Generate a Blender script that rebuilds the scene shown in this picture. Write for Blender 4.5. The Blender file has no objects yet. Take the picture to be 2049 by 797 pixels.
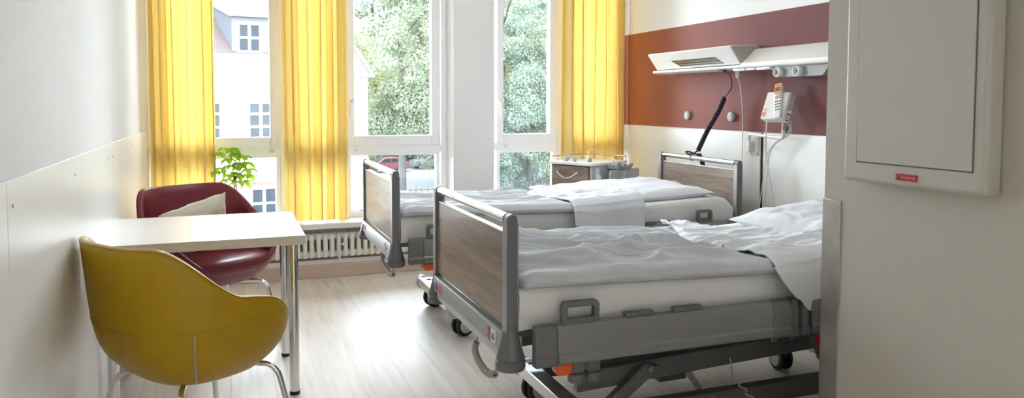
import bpy, bmesh, math, random
from mathutils import Vector, Matrix, noise
R = math.radians
rnd = random.Random(7)
S = bpy.context.scene
COL = S.collection

# ------------------------------------------------------------------ mesh builder
class MB:
    def __init__(s):
        s.v = []; s.f = []; s.uv = {}
    def add(s, vs, fs):
        o = len(s.v); s.v += [tuple(p) for p in vs]; s.f += [tuple(o + i for i in f) for f in fs]
        return s
    def box(s, x0, x1, y0, y1, z0, z1, rot=None):
        vs = [(x, y, z) for z in (z0, z1) for y in (y0, y1) for x in (x0, x1)]
        if rot:
            M, c = rot; c = Vector(c); vs = [M @ (Vector(p) - c) + c for p in vs]
        return s.add(vs, [(0, 2, 3, 1), (4, 5, 7, 6), (0, 1, 5, 4), (2, 6, 7, 3), (0, 4, 6, 2), (1, 3, 7, 5)])
    def prism(s, poly, axis, a0, a1):
        def P(p, a):
            return {'x': (a, p[0], p[1]), 'y': (p[0], a, p[1]), 'z': (p[0], p[1], a)}[axis]
        n = len(poly)
        vs = [P(p, a0) for p in poly] + [P(p, a1) for p in poly]
        fs = [(i, (i + 1) % n, n + (i + 1) % n, n + i) for i in range(n)]
        fs += [tuple(range(n - 1, -1, -1)), tuple(range(n, 2 * n))]
        return s.add(vs, fs)
    def loft(s, rings, cap=True):
        n = len(rings[0]); vs = [p for r_ in rings for p in r_]; fs = []
        for k in range(len(rings) - 1):
            for i in range(n):
                j = (i + 1) % n
                fs.append((k * n + i, k * n + j, (k + 1) * n + j, (k + 1) * n + i))
        if cap:
            fs.append(tuple(range(n - 1, -1, -1))); m = (len(rings) - 1) * n
            fs.append(tuple(range(m, m + n)))
        return s.add(vs, fs)
    def tube(s, pts, r, n=10, closed=False, cap=True):
        pts = [Vector(p) for p in pts]; N = len(pts); rs = r if isinstance(r, (list, tuple)) else [r] * N
        def tan(i):
            if closed: return (pts[(i + 1) % N] - pts[i - 1]).normalized()
            a = pts[max(0, i - 1)]; b = pts[min(N - 1, i + 1)]
            return (b - a).normalized()
        t = tan(0); u = t.orthogonal().normalized(); rings = []
        for i in range(N):
            t2 = tan(i); q = t.rotation_difference(t2); u = (q @ u).normalized(); t = t2
            u = (u - t * u.dot(t)).normalized(); w = t.cross(u)
            rings.append([pts[i] + (u * math.cos(2 * math.pi * k / n) + w * math.sin(2 * math.pi * k / n)) * rs[i] for k in range(n)])
        if closed: rings.append(rings[0])
        return s.loft(rings, cap and not closed)
    def lathe(s, prof, c=(0, 0, 0), axis='z', n=28, flip=1):
        rings = []
        for r_, h in prof:
            ring = []
            for k in range(n):
                a = 2 * math.pi * k / n; p = (r_ * math.cos(a), r_ * math.sin(a)); h2 = h * flip
                q = {'z': (p[0], p[1], h2), 'x': (h2, p[0], p[1]), 'y': (p[0], h2, p[1])}[axis]
                ring.append((q[0] + c[0], q[1] + c[1], q[2] + c[2]))
            rings.append(ring)
        return s.loft(rings)
    def grid(s, fn, nu, nv, wrap=False):
        o = len(s.v); cols = nu if wrap else nu + 1
        for j in range(nv + 1):
            for i in range(cols):
                s.v.append(tuple(fn(i / nu, j / nv))); s.uv[o + j * cols + i] = (i / nu, j / nv)
        for j in range(nv):
            for i in range(nu):
                i2 = (i + 1) % cols
                s.f.append((o + j * cols + i, o + j * cols + i2, o + (j + 1) * cols + i2, o + (j + 1) * cols + i))
        return s
    def build(s, name, mat, parent=None, smooth=True, bevel=0, seg=2, sub=0, solid=0, angle=38, fix=True, uvs=None):
        me = bpy.data.meshes.new(name); me.from_pydata(s.v, [], s.f)
        if fix:
            bm = bmesh.new(); bm.from_mesh(me); bmesh.ops.recalc_face_normals(bm, faces=bm.faces); bm.to_mesh(me); bm.free()
        if s.uv and uvs:
            l = me.uv_layers.new(name='UVMap')
            for lp in me.loops:
                a = s.uv.get(lp.vertex_index, (0, 0)); l.data[lp.index].uv = (a[0] * uvs[0], a[1] * uvs[1])
        me.materials.append(mat)
        if smooth:
            for p in me.polygons: p.use_smooth = True
            me.set_sharp_from_angle(angle=R(angle))
        o = bpy.data.objects.new(name, me); COL.objects.link(o)
        if parent: o.parent = parent
        if solid:
            m = o.modifiers.new('solid', 'SOLIDIFY'); m.thickness = solid; m.offset = -1
        if bevel:
            m = o.modifiers.new('bevel', 'BEVEL'); m.width = bevel; m.segments = seg; m.limit_method = 'ANGLE'; m.angle_limit = R(40)
            m.harden_normals = False
        if sub:
            m = o.modifiers.new('sub', 'SUBSURF'); m.levels = sub; m.render_levels = sub
        return o

def tag(o, label=None, cat=None, group=None, kind=None):
    if label: o['label'] = label
    if cat: o['category'] = cat
    if group: o['group'] = group
    if kind: o['kind'] = kind
    return o
def thing(name, loc, label, cat, rz=0, group=None):
    o = bpy.data.objects.new(name, None); COL.objects.link(o); o.location = loc; o.rotation_euler = (0, 0, rz)
    return tag(o, label, cat, group)
def part(o, label):
    o['label'] = label; return o
def struct(o, label, cat='room'):
    return tag(o, label, cat, None, 'structure')
def spline(P, n=12):
    P = [Vector(p) for p in P]; Q = [P[0] * 2 - P[1]] + P + [P[-1] * 2 - P[-2]]; out = []
    for i in range(1, len(Q) - 2):
        a, b, c, d = Q[i - 1:i + 3]
        for k in range(n):
            t = k / n
            out.append(0.5 * ((2 * b) + (c - a) * t + (2 * a - 5 * b + 4 * c - d) * t * t + (3 * b - a - 3 * c + d) * t ** 3))
    out.append(P[-1]); return out
def helix(P, rad, pitch, per=10):
    C = spline(P, 14); L = sum((C[i + 1] - C[i]).length for i in range(len(C) - 1)); turns = L / pitch; N = int(turns * per)
    cum = [0]
    for i in range(len(C) - 1): cum.append(cum[-1] + (C[i + 1] - C[i]).length)
    out = []; j = 0; up = None
    for k in range(N + 1):
        d = L * k / N
        while j < len(C) - 2 and cum[j + 1] < d: j += 1
        f = (d - cum[j]) / max(1e-9, cum[j + 1] - cum[j]); p = C[j].lerp(C[j + 1], f); t = (C[j + 1] - C[j]).normalized()
        if up is None: up = t.orthogonal().normalized()
        up = (up - t * up.dot(t)).normalized(); w = t.cross(up); a = 2 * math.pi * k / per
        out.append(p + (up * math.cos(a) + w * math.sin(a)) * rad)
    return out
def sst(a, b, x):
    t = min(1, max(0, (x - a) / (b - a))); return t * t * (3 - 2 * t)
def fbm(x, y, z=0.0, o=3):
    return noise.fractal(Vector((x, y, z)), 0.9, 2.1, o)

# ------------------------------------------------------------------ materials
def nt(name):
    m = bpy.data.materials.new(name); m.use_nodes = True
    t = m.node_tree; return m, t, t.nodes, t.links, t.nodes['Principled BSDF']
def ramp(N, L, src, stops):
    r = N.new('ShaderNodeValToRGB'); e = r.color_ramp.elements
    while len(e) < len(stops): e.new(.5)
    for k, (p, c) in enumerate(stops): e[k].position = p; e[k].color = (*c, 1)
    L.new(src, r.inputs['Fac']); return r
def mat(name, col, rough=.5, metal=0, spec=.5, coat=0, var=0, vscale=6, bump=0, bscale=80, sheen=0, trans=0):
    m, t, N, L, b = nt(name)
    b.inputs['Base Color'].default_value = (*col, 1); b.inputs['Roughness'].default_value = rough
    b.inputs['Metallic'].default_value = metal; b.inputs['Specular IOR Level'].default_value = spec
    b.inputs['Coat Weight'].default_value = coat; b.inputs['Sheen Weight'].default_value = sheen
    tc = N.new('ShaderNodeTexCoord')
    if var:
        n = N.new('ShaderNodeTexNoise'); n.inputs['Scale'].default_value = vscale; n.inputs['Detail'].default_value = 4
        L.new(tc.outputs['Object'], n.inputs['Vector'])
        r = N.new('ShaderNodeValToRGB'); r.color_ramp.elements[0].position = .3; r.color_ramp.elements[1].position = .7
        r.color_ramp.elements[0].color = (*[c * (1 - var) for c in col], 1); r.color_ramp.elements[1].color = (*[min(1, c * (1 + var)) for c in col], 1)
        L.new(n.outputs['Fac'], r.inputs['Fac']); L.new(r.outputs['Color'], b.inputs['Base Color'])
    if bump:
        n2 = N.new('ShaderNodeTexNoise'); n2.inputs['Scale'].default_value = bscale; n2.inputs['Detail'].default_value = 3
        L.new(tc.outputs['Object'], n2.inputs['Vector'])
        bp = N.new('ShaderNodeBump'); bp.inputs['Strength'].default_value = bump; bp.inputs['Distance'].default_value = .002
        L.new(n2.outputs['Fac'], bp.inputs['Height']); L.new(bp.outputs['Normal'], b.inputs['Normal'])
    return m
def wood(name, stops, scale=(1, 1, 1), rough=.45, ring=1.0, coat=0, planks=None, rot=(0, 0, 0)):
    m, t, N, L, b = nt(name); b.inputs['Roughness'].default_value = rough; b.inputs['Coat Weight'].default_value = coat
    b.inputs['Specular IOR Level'].default_value = .4
    tc = N.new('ShaderNodeTexCoord'); mp = N.new('ShaderNodeMapping'); mp.inputs['Scale'].default_value = scale; mp.inputs['Rotation'].default_value = rot
    L.new(tc.outputs['Object'], mp.inputs['Vector']); src = mp.outputs['Vector']
    br = None
    if planks:
        mb = N.new('ShaderNodeMapping'); mb.inputs['Rotation'].default_value = (0, 0, R(90))
        L.new(tc.outputs['Object'], mb.inputs['Vector'])
        br = N.new('ShaderNodeTexBrick'); br.inputs['Scale'].default_value = 1; br.inputs['Brick Width'].default_value = planks[0]
        br.inputs['Row Height'].default_value = planks[1]; br.inputs['Mortar Size'].default_value = .0012; br.inputs['Mortar Smooth'].default_value = .4
        br.inputs['Color1'].default_value = (0, 0, 0, 1); br.inputs['Color2'].default_value = (1, 1, 1, 1); br.inputs['Mortar'].default_value = (.5, .5, .5, 1)
        br.offset = .37
        L.new(mb.outputs['Vector'], br.inputs['Vector'])
        ad = N.new('ShaderNodeVectorMath'); ad.operation = 'MULTIPLY_ADD'
        L.new(br.outputs['Color'], ad.inputs[0]); ad.inputs[1].default_value = (3.7, 9.1, 2.3); L.new(src, ad.inputs[2]); src = ad.outputs[0]
    n1 = N.new('ShaderNodeTexNoise'); n1.inputs['Scale'].default_value = 1.0; n1.inputs['Detail'].default_value = 6; n1.inputs['Roughness'].default_value = .62
    n1.inputs['Distortion'].default_value = ring
    L.new(src, n1.inputs['Vector'])
    n2 = N.new('ShaderNodeTexNoise'); n2.inputs['Scale'].default_value = 5.0; n2.inputs['Detail'].default_value = 3
    L.new(src, n2.inputs['Vector'])
    mx = N.new('ShaderNodeMix'); mx.data_type = 'FLOAT'; mx.inputs[0].default_value = .35
    L.new(n1.outputs['Fac'], mx.inputs[2]); L.new(n2.outputs['Fac'], mx.inputs[3])
    r = ramp(N, L, mx.outputs[0], stops); out = r.outputs['Color']
    if br:
        mm = N.new('ShaderNodeMix'); mm.data_type = 'RGBA'; mm.blend_type = 'MULTIPLY'; mm.inputs[0].default_value = 1
        tr = ramp(N, L, br.outputs['Color'], [(0, (.95, .945, .94)), (1, (1.0, 1.0, 1.0))])
        L.new(out, mm.inputs[6]); L.new(tr.outputs['Color'], mm.inputs[7])
        m3 = N.new('ShaderNodeMix'); m3.data_type = 'RGBA'
        L.new(br.outputs['Fac'], m3.inputs[0]); L.new(mm.outputs[2], m3.inputs[6]); m3.inputs[7].default_value = (*[c * .78 for c in stops[0][1]], 1)
        out = m3.outputs[2]
    L.new(out, b.inputs['Base Color'])
    bp = N.new('ShaderNodeBump'); bp.inputs['Strength'].default_value = .12; bp.inputs['Distance'].default_value = .001
    L.new(mx.outputs[0], bp.inputs['Height']); L.new(bp.outputs['Normal'], b.inputs['Normal'])
    return m
def dotted(name, base, dot, n=200, r=.28, rough=.85):
    m, t, N, L, b = nt(name); b.inputs['Roughness'].default_value = rough; b.inputs['Specular IOR Level'].default_value = .15; b.inputs['Sheen Weight'].default_value = .15
    uv = N.new('ShaderNodeUVMap')
    sc = N.new('ShaderNodeVectorMath'); sc.operation = 'SCALE'; sc.inputs['Scale'].default_value = n
    ro = N.new('ShaderNodeMapping'); ro.inputs['Rotation'].default_value = (0, 0, R(45))
    fr = N.new('ShaderNodeVectorMath'); fr.operation = 'FRACTION'
    sb = N.new('ShaderNodeVectorMath'); sb.operation = 'SUBTRACT'; sb.inputs[1].default_value = (.5, .5, 0)
    ln = N.new('ShaderNodeVectorMath'); ln.operation = 'LENGTH'
    lt = N.new('ShaderNodeMath'); lt.operation = 'LESS_THAN'; lt.inputs[1].default_value = r
    L.new(uv.outputs[0], ro.inputs[0]); L.new(ro.outputs[0], sc.inputs[0]); L.new(sc.outputs[0], fr.inputs[0]); L.new(fr.outputs[0], sb.inputs[0]); L.new(sb.outputs[0], ln.inputs[0]); L.new(ln.outputs['Value'], lt.inputs[0])
    mx = N.new('ShaderNodeMix'); mx.data_type = 'RGBA'; L.new(lt.outputs[0], mx.inputs[0]); mx.inputs[6].default_value = (*base, 1); mx.inputs[7].default_value = (*dot, 1)
    L.new(mx.outputs[2], b.inputs['Base Color'])
    return m

M = {}
M['paint'] = mat('wall_paint', (.83, .828, .815), .62, var=.015, vscale=3, bump=.05, bscale=300)
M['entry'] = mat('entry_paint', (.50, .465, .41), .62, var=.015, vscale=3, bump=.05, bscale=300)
M['ceiling'] = mat('ceiling_paint', (.85, .85, .84), .8, var=.01)
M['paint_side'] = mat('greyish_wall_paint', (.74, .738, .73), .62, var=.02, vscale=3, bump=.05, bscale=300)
M['panel'] = mat('wall_board', (.83, .83, .80), .33, spec=.5, var=.012, vscale=4)
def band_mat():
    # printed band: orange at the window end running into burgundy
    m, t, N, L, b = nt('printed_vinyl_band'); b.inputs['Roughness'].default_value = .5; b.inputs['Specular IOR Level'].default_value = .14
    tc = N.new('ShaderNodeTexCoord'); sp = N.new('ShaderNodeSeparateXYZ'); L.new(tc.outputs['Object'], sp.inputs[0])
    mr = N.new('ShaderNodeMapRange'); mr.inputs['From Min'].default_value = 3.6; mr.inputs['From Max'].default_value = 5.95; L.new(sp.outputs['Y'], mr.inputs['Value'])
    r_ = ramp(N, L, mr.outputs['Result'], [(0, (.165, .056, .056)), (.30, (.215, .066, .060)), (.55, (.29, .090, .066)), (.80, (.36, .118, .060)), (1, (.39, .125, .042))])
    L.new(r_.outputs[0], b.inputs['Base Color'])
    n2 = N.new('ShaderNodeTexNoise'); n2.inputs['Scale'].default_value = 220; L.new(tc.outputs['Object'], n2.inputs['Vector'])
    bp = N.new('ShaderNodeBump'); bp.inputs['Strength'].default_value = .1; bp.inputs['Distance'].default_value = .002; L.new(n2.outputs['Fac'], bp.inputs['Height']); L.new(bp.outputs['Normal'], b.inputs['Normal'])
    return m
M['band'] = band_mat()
M['white'] = mat('white_lacquer', (.84, .84, .83), .3, var=.01)
M['offwhite'] = mat('offwhite_plastic', (.74, .72, .67), .38, var=.01)
M['upvc'] = mat('window_plastic', (.91, .91, .92), .28, var=.01)
M['sill'] = mat('sill_stone', (.80, .79, .76), .35, var=.02)
M['radiator'] = mat('radiator_enamel', (.84, .82, .76), .35, var=.01)
M['chrome'] = mat('chrome', (.80, .80, .80), .09, 1, var=.01)
M['beam'] = mat('grey_metal_beam', (.36, .36, .355), .5, metal=.2, var=.02)
M['strip'] = mat('silver_strip', (.36, .375, .39), .42, metal=.45, var=.02)
M['steel'] = mat('brushed_steel', (.50, .47, .43), .38, 1, var=.12, vscale=14)
M['alu'] = mat('satin_aluminium', (.56, .555, .54), .36, 1, var=.03)
M['grey'] = mat('grey_plastic', (.14, .144, .147), .42, var=.03)
M['midgrey'] = mat('mid_grey_profile', (.22, .22, .21), .36, metal=.1, var=.02)
M['palegrey'] = mat('pale_grey_plastic', (.48, .50, .52), .4, var=.02)
M['dark'] = mat('dark_lacquer', (.10, .103, .103), .35, var=.05)
M['black'] = mat('black_rubber', (.012, .012, .013), .5, var=.1)
M['orange'] = mat('orange_plastic', (.75, .12, .015), .4, var=.03)
M['red'] = mat('red_plastic', (.45, .01, .02), .35, var=.05)
M['bluemark'] = mat('blue_print', (.05, .16, .5), .5, var=.02)
M['sheet'] = mat('cotton_sheet', (.82, .81, .79), .9, spec=.1, sheen=.1, var=.02, bump=.25, bscale=16)
M['pillow'] = mat('cotton_pillow', (.68, .69, .72), .9, spec=.1, sheen=.1, var=.015)
M['cream'] = mat('cream_cotton', (.72, .66, .53), .9, spec=.1, var=.03)
M['mustard'] = mat('mustard_leather', (.43, .255, .002), .42, spec=.42, var=.04, vscale=20, bump=.12, bscale=260)
M['burg'] = mat('burgundy_leather', (.185, .018, .032), .36, spec=.5, var=.06, vscale=20, bump=.12, bscale=260)
M['cabinet'] = mat('grey_white_enamel', (.51, .48, .43), .32, var=.01)
M['cable'] = mat('white_cable', (.70, .70, .68), .45, var=.01)
M['greycable'] = mat('grey_cable', (.38, .37, .34), .5, var=.02)
M['screw'] = mat('screw_metal', (.35, .34, .32), .4, 1, var=.02)
M['soil'] = mat('soil', (.03, .02, .012), .9, var=.3, vscale=60)
M['pot'] = mat('white_ceramic', (.8, .8, .78), .25, var=.01)
M['stem'] = mat('brown_stem', (.22, .15, .07), .7, var=.15, vscale=40)
M['floor'] = wood('oak_laminate', [(.30, (.58, .50, .435)), (.45, (.70, .63, .57)), (.60, (.77, .705, .65)), (.74, (.83, .775, .72))], (9, .55, 1), .46, .9, planks=(1.35, .19))
M['skirt'] = wood('oak_skirting', [(.3, (.45, .33, .24)), (.5, (.58, .45, .345)), (.75, (.68, .55, .44))], (.6, .6, 14), .4)
M['walnut'] = wood('grey_walnut', [(.30, (.155, .110, .085)), (.45, (.235, .175, .14)), (.55, (.30, .23, .187)), (.72, (.375, .30, .25))], (1, 1.1, 15), .36, .7, coat=.12)
M['duvet'] = dotted('grey_dotted_cotton', (.56, .575, .61), (.66, .67, .69), 185, .26)
M['flap'] = dotted('pale_dotted_cotton', (.72, .73, .76), (.56, .57, .60), 165, .24)

def curtain_mat():
    m, t, N, L, b = nt('yellow_curtain'); out = N['Material Output']
    d = N.new('ShaderNodeBsdfDiffuse'); tr = N.new('ShaderNodeBsdfTranslucent'); mx = N.new('ShaderNodeMixShader'); mx.inputs[0].default_value = .45
    tc = N.new('ShaderNodeTexCoord'); mp = N.new('ShaderNodeMapping'); mp.inputs['Scale'].default_value = (60, 60, 3); n = N.new('ShaderNodeTexNoise'); n.inputs['Scale'].default_value = 4
    L.new(tc.outputs['Object'], mp.inputs[0]); L.new(mp.outputs[0], n.inputs['Vector'])
    r = ramp(N, L, n.outputs['Fac'], [(.3, (.85, .67, .29)), (.7, (.90, .73, .34))]); L.new(r.outputs[0], d.inputs[0])
    r2 = ramp(N, L, n.outputs['Fac'], [(.3, (.63, .45, .115)), (.7, (.70, .51, .145))]); L.new(r2.outputs[0], tr.inputs[0])
    L.new(d.outputs[0], mx.inputs[1]); L.new(tr.outputs[0], mx.inputs[2]); L.new(mx.outputs[0], out.inputs[0]); return m
M['curtain'] = curtain_mat()
def glass_mat():
    m, t, N, L, b = nt('window_glass'); out = N['Material Output']
    tr = N.new('ShaderNodeBsdfTransparent'); tr.inputs[0].default_value = (.96, .975, .97, 1); gl = N.new('ShaderNodeBsdfGlossy'); gl.inputs['Roughness'].default_value = 0.0
    fr = N.new('ShaderNodeFresnel'); fr.inputs['IOR'].default_value = 1.45; mx = N.new('ShaderNodeMixShader')
    L.new(fr.outputs[0], mx.inputs[0]); L.new(tr.outputs[0], mx.inputs[1]); L.new(gl.outputs[0], mx.inputs[2]); L.new(mx.outputs[0], out.inputs[0]); return m
M['glass'] = glass_mat()
def leaf_mat(name, c1, c2, trc, f=.35):
    m, t, N, L, b = nt(name); out = N['Material Output']
    d = N.new('ShaderNodeBsdfDiffuse'); tr = N.new('ShaderNodeBsdfTranslucent'); mx = N.new('ShaderNodeMixShader'); mx.inputs[0].default_value = f
    tc = N.new('ShaderNodeTexCoord'); n = N.new('ShaderNodeTexNoise'); n.inputs['Scale'].default_value = 1.1; n.inputs['Detail'].default_value = 5
    L.new(tc.outputs['Object'], n.inputs['Vector']); r = ramp(N, L, n.outputs['Fac'], [(.35, c1), (.65, c2)])
    L.new(r.outputs[0], d.inputs[0]); tr.inputs[0].default_value = (*trc, 1)
    L.new(d.outputs[0], mx.inputs[1]); L.new(tr.outputs[0], mx.inputs[2]); L.new(mx.outputs[0], out.inputs[0]); return m
M['houseplant'] = leaf_mat('house_plant_leaf', (.24, .40, .04), (.38, .54, .07), (.62, .78, .10), .55)
M['leaf_pale'] = leaf_mat('pale_foliage', (0.094, 0.122, 0.086), (0.189, 0.198, 0.142), (0.176, 0.192, 0.103), .4)
M['leaf_blue'] = leaf_mat('bluish_foliage', (0.062, 0.086, 0.071), (0.146, 0.166, 0.135), (0.118, 0.142, 0.093), .35)
M['leaf_yellow'] = leaf_mat('yellow_green_foliage', (0.136, 0.154, 0.074), (0.235, 0.227, 0.108), (0.235, 0.234, 0.084), .4)
M['bark'] = mat('bark', (.028, .026, .024), .9, var=.3, vscale=8)
M['asphalt'] = mat('asphalt', (.075, .078, .085), .8, var=.15, vscale=.6)
M['lawn'] = mat('lawn', (.022, .032, .014), .9, var=.3, vscale=.8)
M['plaster'] = mat('white_plaster', (.86, .86, .86), .8, var=.02, vscale=2)
M['lintel'] = mat('brick_lintel', (.055, .032, .026), .8, var=.15, vscale=20)
M['slate'] = mat('grey_slate', (.024, .026, .031), .6, var=.2, vscale=12)
M['pane'] = mat('dark_pane', (.013, .016, .020), .25, spec=.06, var=.2, vscale=2)
M['zinc'] = mat('zinc_sheet', (.045, .048, .052), .6, var=.05)
M['carred'] = mat('red_car_paint', (.09, .010, .012), .3, coat=.15, var=.02)
M['carwhite'] = mat('silver_car_paint', (.05, .053, .056), .3, coat=.15, var=.02)
M['fence'] = mat('weathered_wood', (.030, .026, .021), .8, var=.2, vscale=10)
def tile_mat():
    m, t, N, L, b = nt('clay_tiles'); b.inputs['Roughness'].default_value = .8
    uv = N.new('ShaderNodeTexCoord'); mp = N.new('ShaderNodeMapping'); mp.inputs['Rotation'].default_value = (R(-50), 0, 0)
    L.new(uv.outputs['Object'], mp.inputs[0])
    br = N.new('ShaderNodeTexBrick'); br.inputs['Scale'].default_value = 1; br.inputs['Brick Width'].default_value = .26; br.inputs['Row Height'].default_value = .20; br.inputs['Mortar Size'].default_value = .022
    br.inputs['Color1'].default_value = (.0195, .0085, .0068, 1); br.inputs['Color2'].default_value = (.026, .0128, .0104, 1); br.inputs['Mortar'].default_value = (.014, .010, .009, 1)
    L.new(mp.outputs[0], br.inputs[0])
    n = N.new('ShaderNodeTexNoise'); n.inputs['Scale'].default_value = 1.6; n.inputs['Detail'].default_value = 6; L.new(uv.outputs['Object'], n.inputs['Vector'])
    r = ramp(N, L, n.outputs['Fac'], [(.56, (0, 0, 0)), (.66, (1, 1, 1))])
    mx = N.new('ShaderNodeMix'); mx.data_type = 'RGBA'; L.new(r.outputs[0], mx.inputs[0]); L.new(br.outputs[0], mx.inputs[6]); mx.inputs[7].default_value = (.035, .034, .012, 1)
    L.new(mx.outputs[2], b.inputs['Base Color']); return m
M['tiles'] = tile_mat()
def honey_mat():
    m, t, N, L, b = nt('honeycomb_louvre'); b.inputs['Metallic'].default_value = .75; b.inputs['Roughness'].default_value = .22
    tc = N.new('ShaderNodeTexCoord'); mp = N.new('ShaderNodeMapping'); mp.inputs['Scale'].default_value = (1, 1, 1)
    L.new(tc.outputs['Object'], mp.inputs[0])
    v = N.new('ShaderNodeTexVoronoi'); v.feature = 'DISTANCE_TO_EDGE'; v.inputs['Scale'].default_value = 88; v.inputs['Randomness'].default_value = .25
    L.new(mp.outputs[0], v.inputs['Vector']); r = ramp(N, L, v.outputs['Distance'], [(.12, (.05, .05, .05)), (.24, (.72, .71, .68))]); L.new(r.outputs[0], b.inputs['Base Color']); return m
M['honey'] = honey_mat()

# ------------------------------------------------------------------ room shell
XL, XR, YW, ZC = -.505, 3.2, 5.95, 2.8
struct(MB().box(-3.4, 3.6, -4.2, 6.3, -.12, 0).build('floor', M['floor'], smooth=False), 'pale oak laminate floor of the hospital room', 'floor')
struct(MB().box(-3.4, 3.6, -4.2, 6.3, ZC, ZC + .12).build('ceiling', M['ceiling'], smooth=False), 'white ceiling over the hospital room', 'ceiling')
struct(MB().box(XL - .2, XL, -2, 6.3, 0, ZC).build('wall_left', M['paint_side'], smooth=False), 'white painted wall beside the table', 'wall')
struct(MB().box(XR, XR + .2, 1.75, 6.3, 0, ZC).build('wall_right', M['paint'], smooth=False), 'white wall at the heads of the beds', 'wall')
w = MB(); w.box(XL - .2, -.30, -2, -1.85, 0, ZC); w.box(1.05, 1.8, -2, -1.85, 0, ZC); w.box(-.30, 1.05, -2, -1.85, 2.12, ZC)  # doorway left open to let the added corridor light reach the beds
struct(w.build('wall_entry', M['paint'], smooth=False), 'white wall with an added open doorway at the entry of the room', 'wall')
w = MB(); w.box(-3.4, 3.6, -4.2, -4.05, 0, ZC); w.box(-3.4, -3.25, -4.05, -2, 0, ZC); w.box(3.45, 3.6, -4.05, -2, 0, ZC); w.box(-3.25, XL - .2, -2.0, -1.9, 0, ZC)  # unseen corridor, added to carry lamp light into the room
struct(w.build('wall_added_corridor', M['paint'], smooth=False), 'white walls of an added corridor outside the doorway', 'wall')
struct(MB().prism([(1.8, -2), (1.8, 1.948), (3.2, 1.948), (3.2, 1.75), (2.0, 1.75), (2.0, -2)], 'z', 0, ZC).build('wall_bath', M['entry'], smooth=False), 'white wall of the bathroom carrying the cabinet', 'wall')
d = MB(); d.box(-.34, -.30, -2.02, -1.83, 0, 2.12); d.box(1.05, 1.09, -2.02, -1.83, 0, 2.12); d.box(-.34, 1.09, -2.02, -1.83, 2.12, 2.16)
struct(d.build('trim_9', M['palegrey'], bevel=.003), 'grey steel frame of the added open doorway', 'door frame')
# window wall: lower wall with radiator niche, lintel, pillar
w = MB(); w.box(XL, XR, 5.77, 6.2, 0, .13); w.box(XL, XR, 5.875, 6.2, .13, .37); w.box(XL, XL + .08, 5.77, 5.875, .13, .37); w.box(1.66, XR, 5.77, 5.875, .13, .37)
w.box(XL, XR, 5.94, 6.2, 2.55, ZC)
struct(w.build('wall_window', M['paint'], smooth=False), 'white wall under and above the windows', 'wall')
struct(MB().box(1.655, 1.99, 5.75, 6.2, .41, ZC).build('pillar', M['paint'], bevel=.006), 'white pillar between the two windows', 'pillar')
struct(MB().box(XL, XR, 5.70, 6.2, .37, .41).build('trim_1', M['sill'], bevel=.004), 'long white window sill above the radiator', 'window sill')
struct(MB().box(XL, 1.66, 5.745, 5.77, 0, .10).build('baseboard_window', M['skirt'], bevel=.004), 'oak skirting board under the radiator', 'skirting')
struct(MB().box(1.66, XR, 5.745, 5.77, 0, .10).build('baseboard_far', M['skirt'], bevel=.004), 'oak skirting board behind the bedside cabinet', 'skirting')
struct(MB().box(XL, XL + .016, -1.85, 5.745, 0, .06).build('baseboard_left', M['skirt'], bevel=.003), 'oak skirting board under the white wall boards', 'skirting')
# left wall boards
for k, (a, b_, sc) in enumerate([(-1.85, 2.128, []), (2.132, 3.907, [(2.18, 1.047), (3.006, 1.05), (3.821, 1.053), (3.83, .55), (3.83, .2)]), (3.911, 5.56, [(3.946, 1.049), (4.71, 1.058), (3.95, .2), (5.45, 1.05)])]):
    p = MB().box(XL, XL + .009, a, b_, .06, 1.112).build('trim_%d' % (k + 2), M['panel'], bevel=.0015)
    struct(p, ['white wall board nearest the entry', 'white wall board behind the table', 'white wall board next to the curtain'][k], 'wall board')
    for (y, z) in sc:
        MB().lathe([(0, .0015), (.0045, .0015), (.0055, 0)], (XL + .009, y, z), 'x', 12).build('screw', M['screw'], p)
# right wall boards and painted band
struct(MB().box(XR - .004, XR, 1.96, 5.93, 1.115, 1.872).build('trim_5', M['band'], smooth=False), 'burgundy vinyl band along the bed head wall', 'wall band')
struct(MB().box(XR - .014, XR, 4.02, 5.27, .06, 1.106).build('trim_6', M['panel'], bevel=.001), 'white wall board behind the bed by the window', 'wall board')
struct(MB().box(XR - .010, XR, 1.96, 3.995, .06, 1.112).build('trim_7', M['panel'], bevel=.001), 'white wall board behind the nearer bed', 'wall board')
struct(MB().box(XR - .006, XR, 3.995, 4.02, .06, 1.112).build('trim_8', M['black'], smooth=False), 'dark vertical joint between two wall boards', 'joint')

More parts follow.
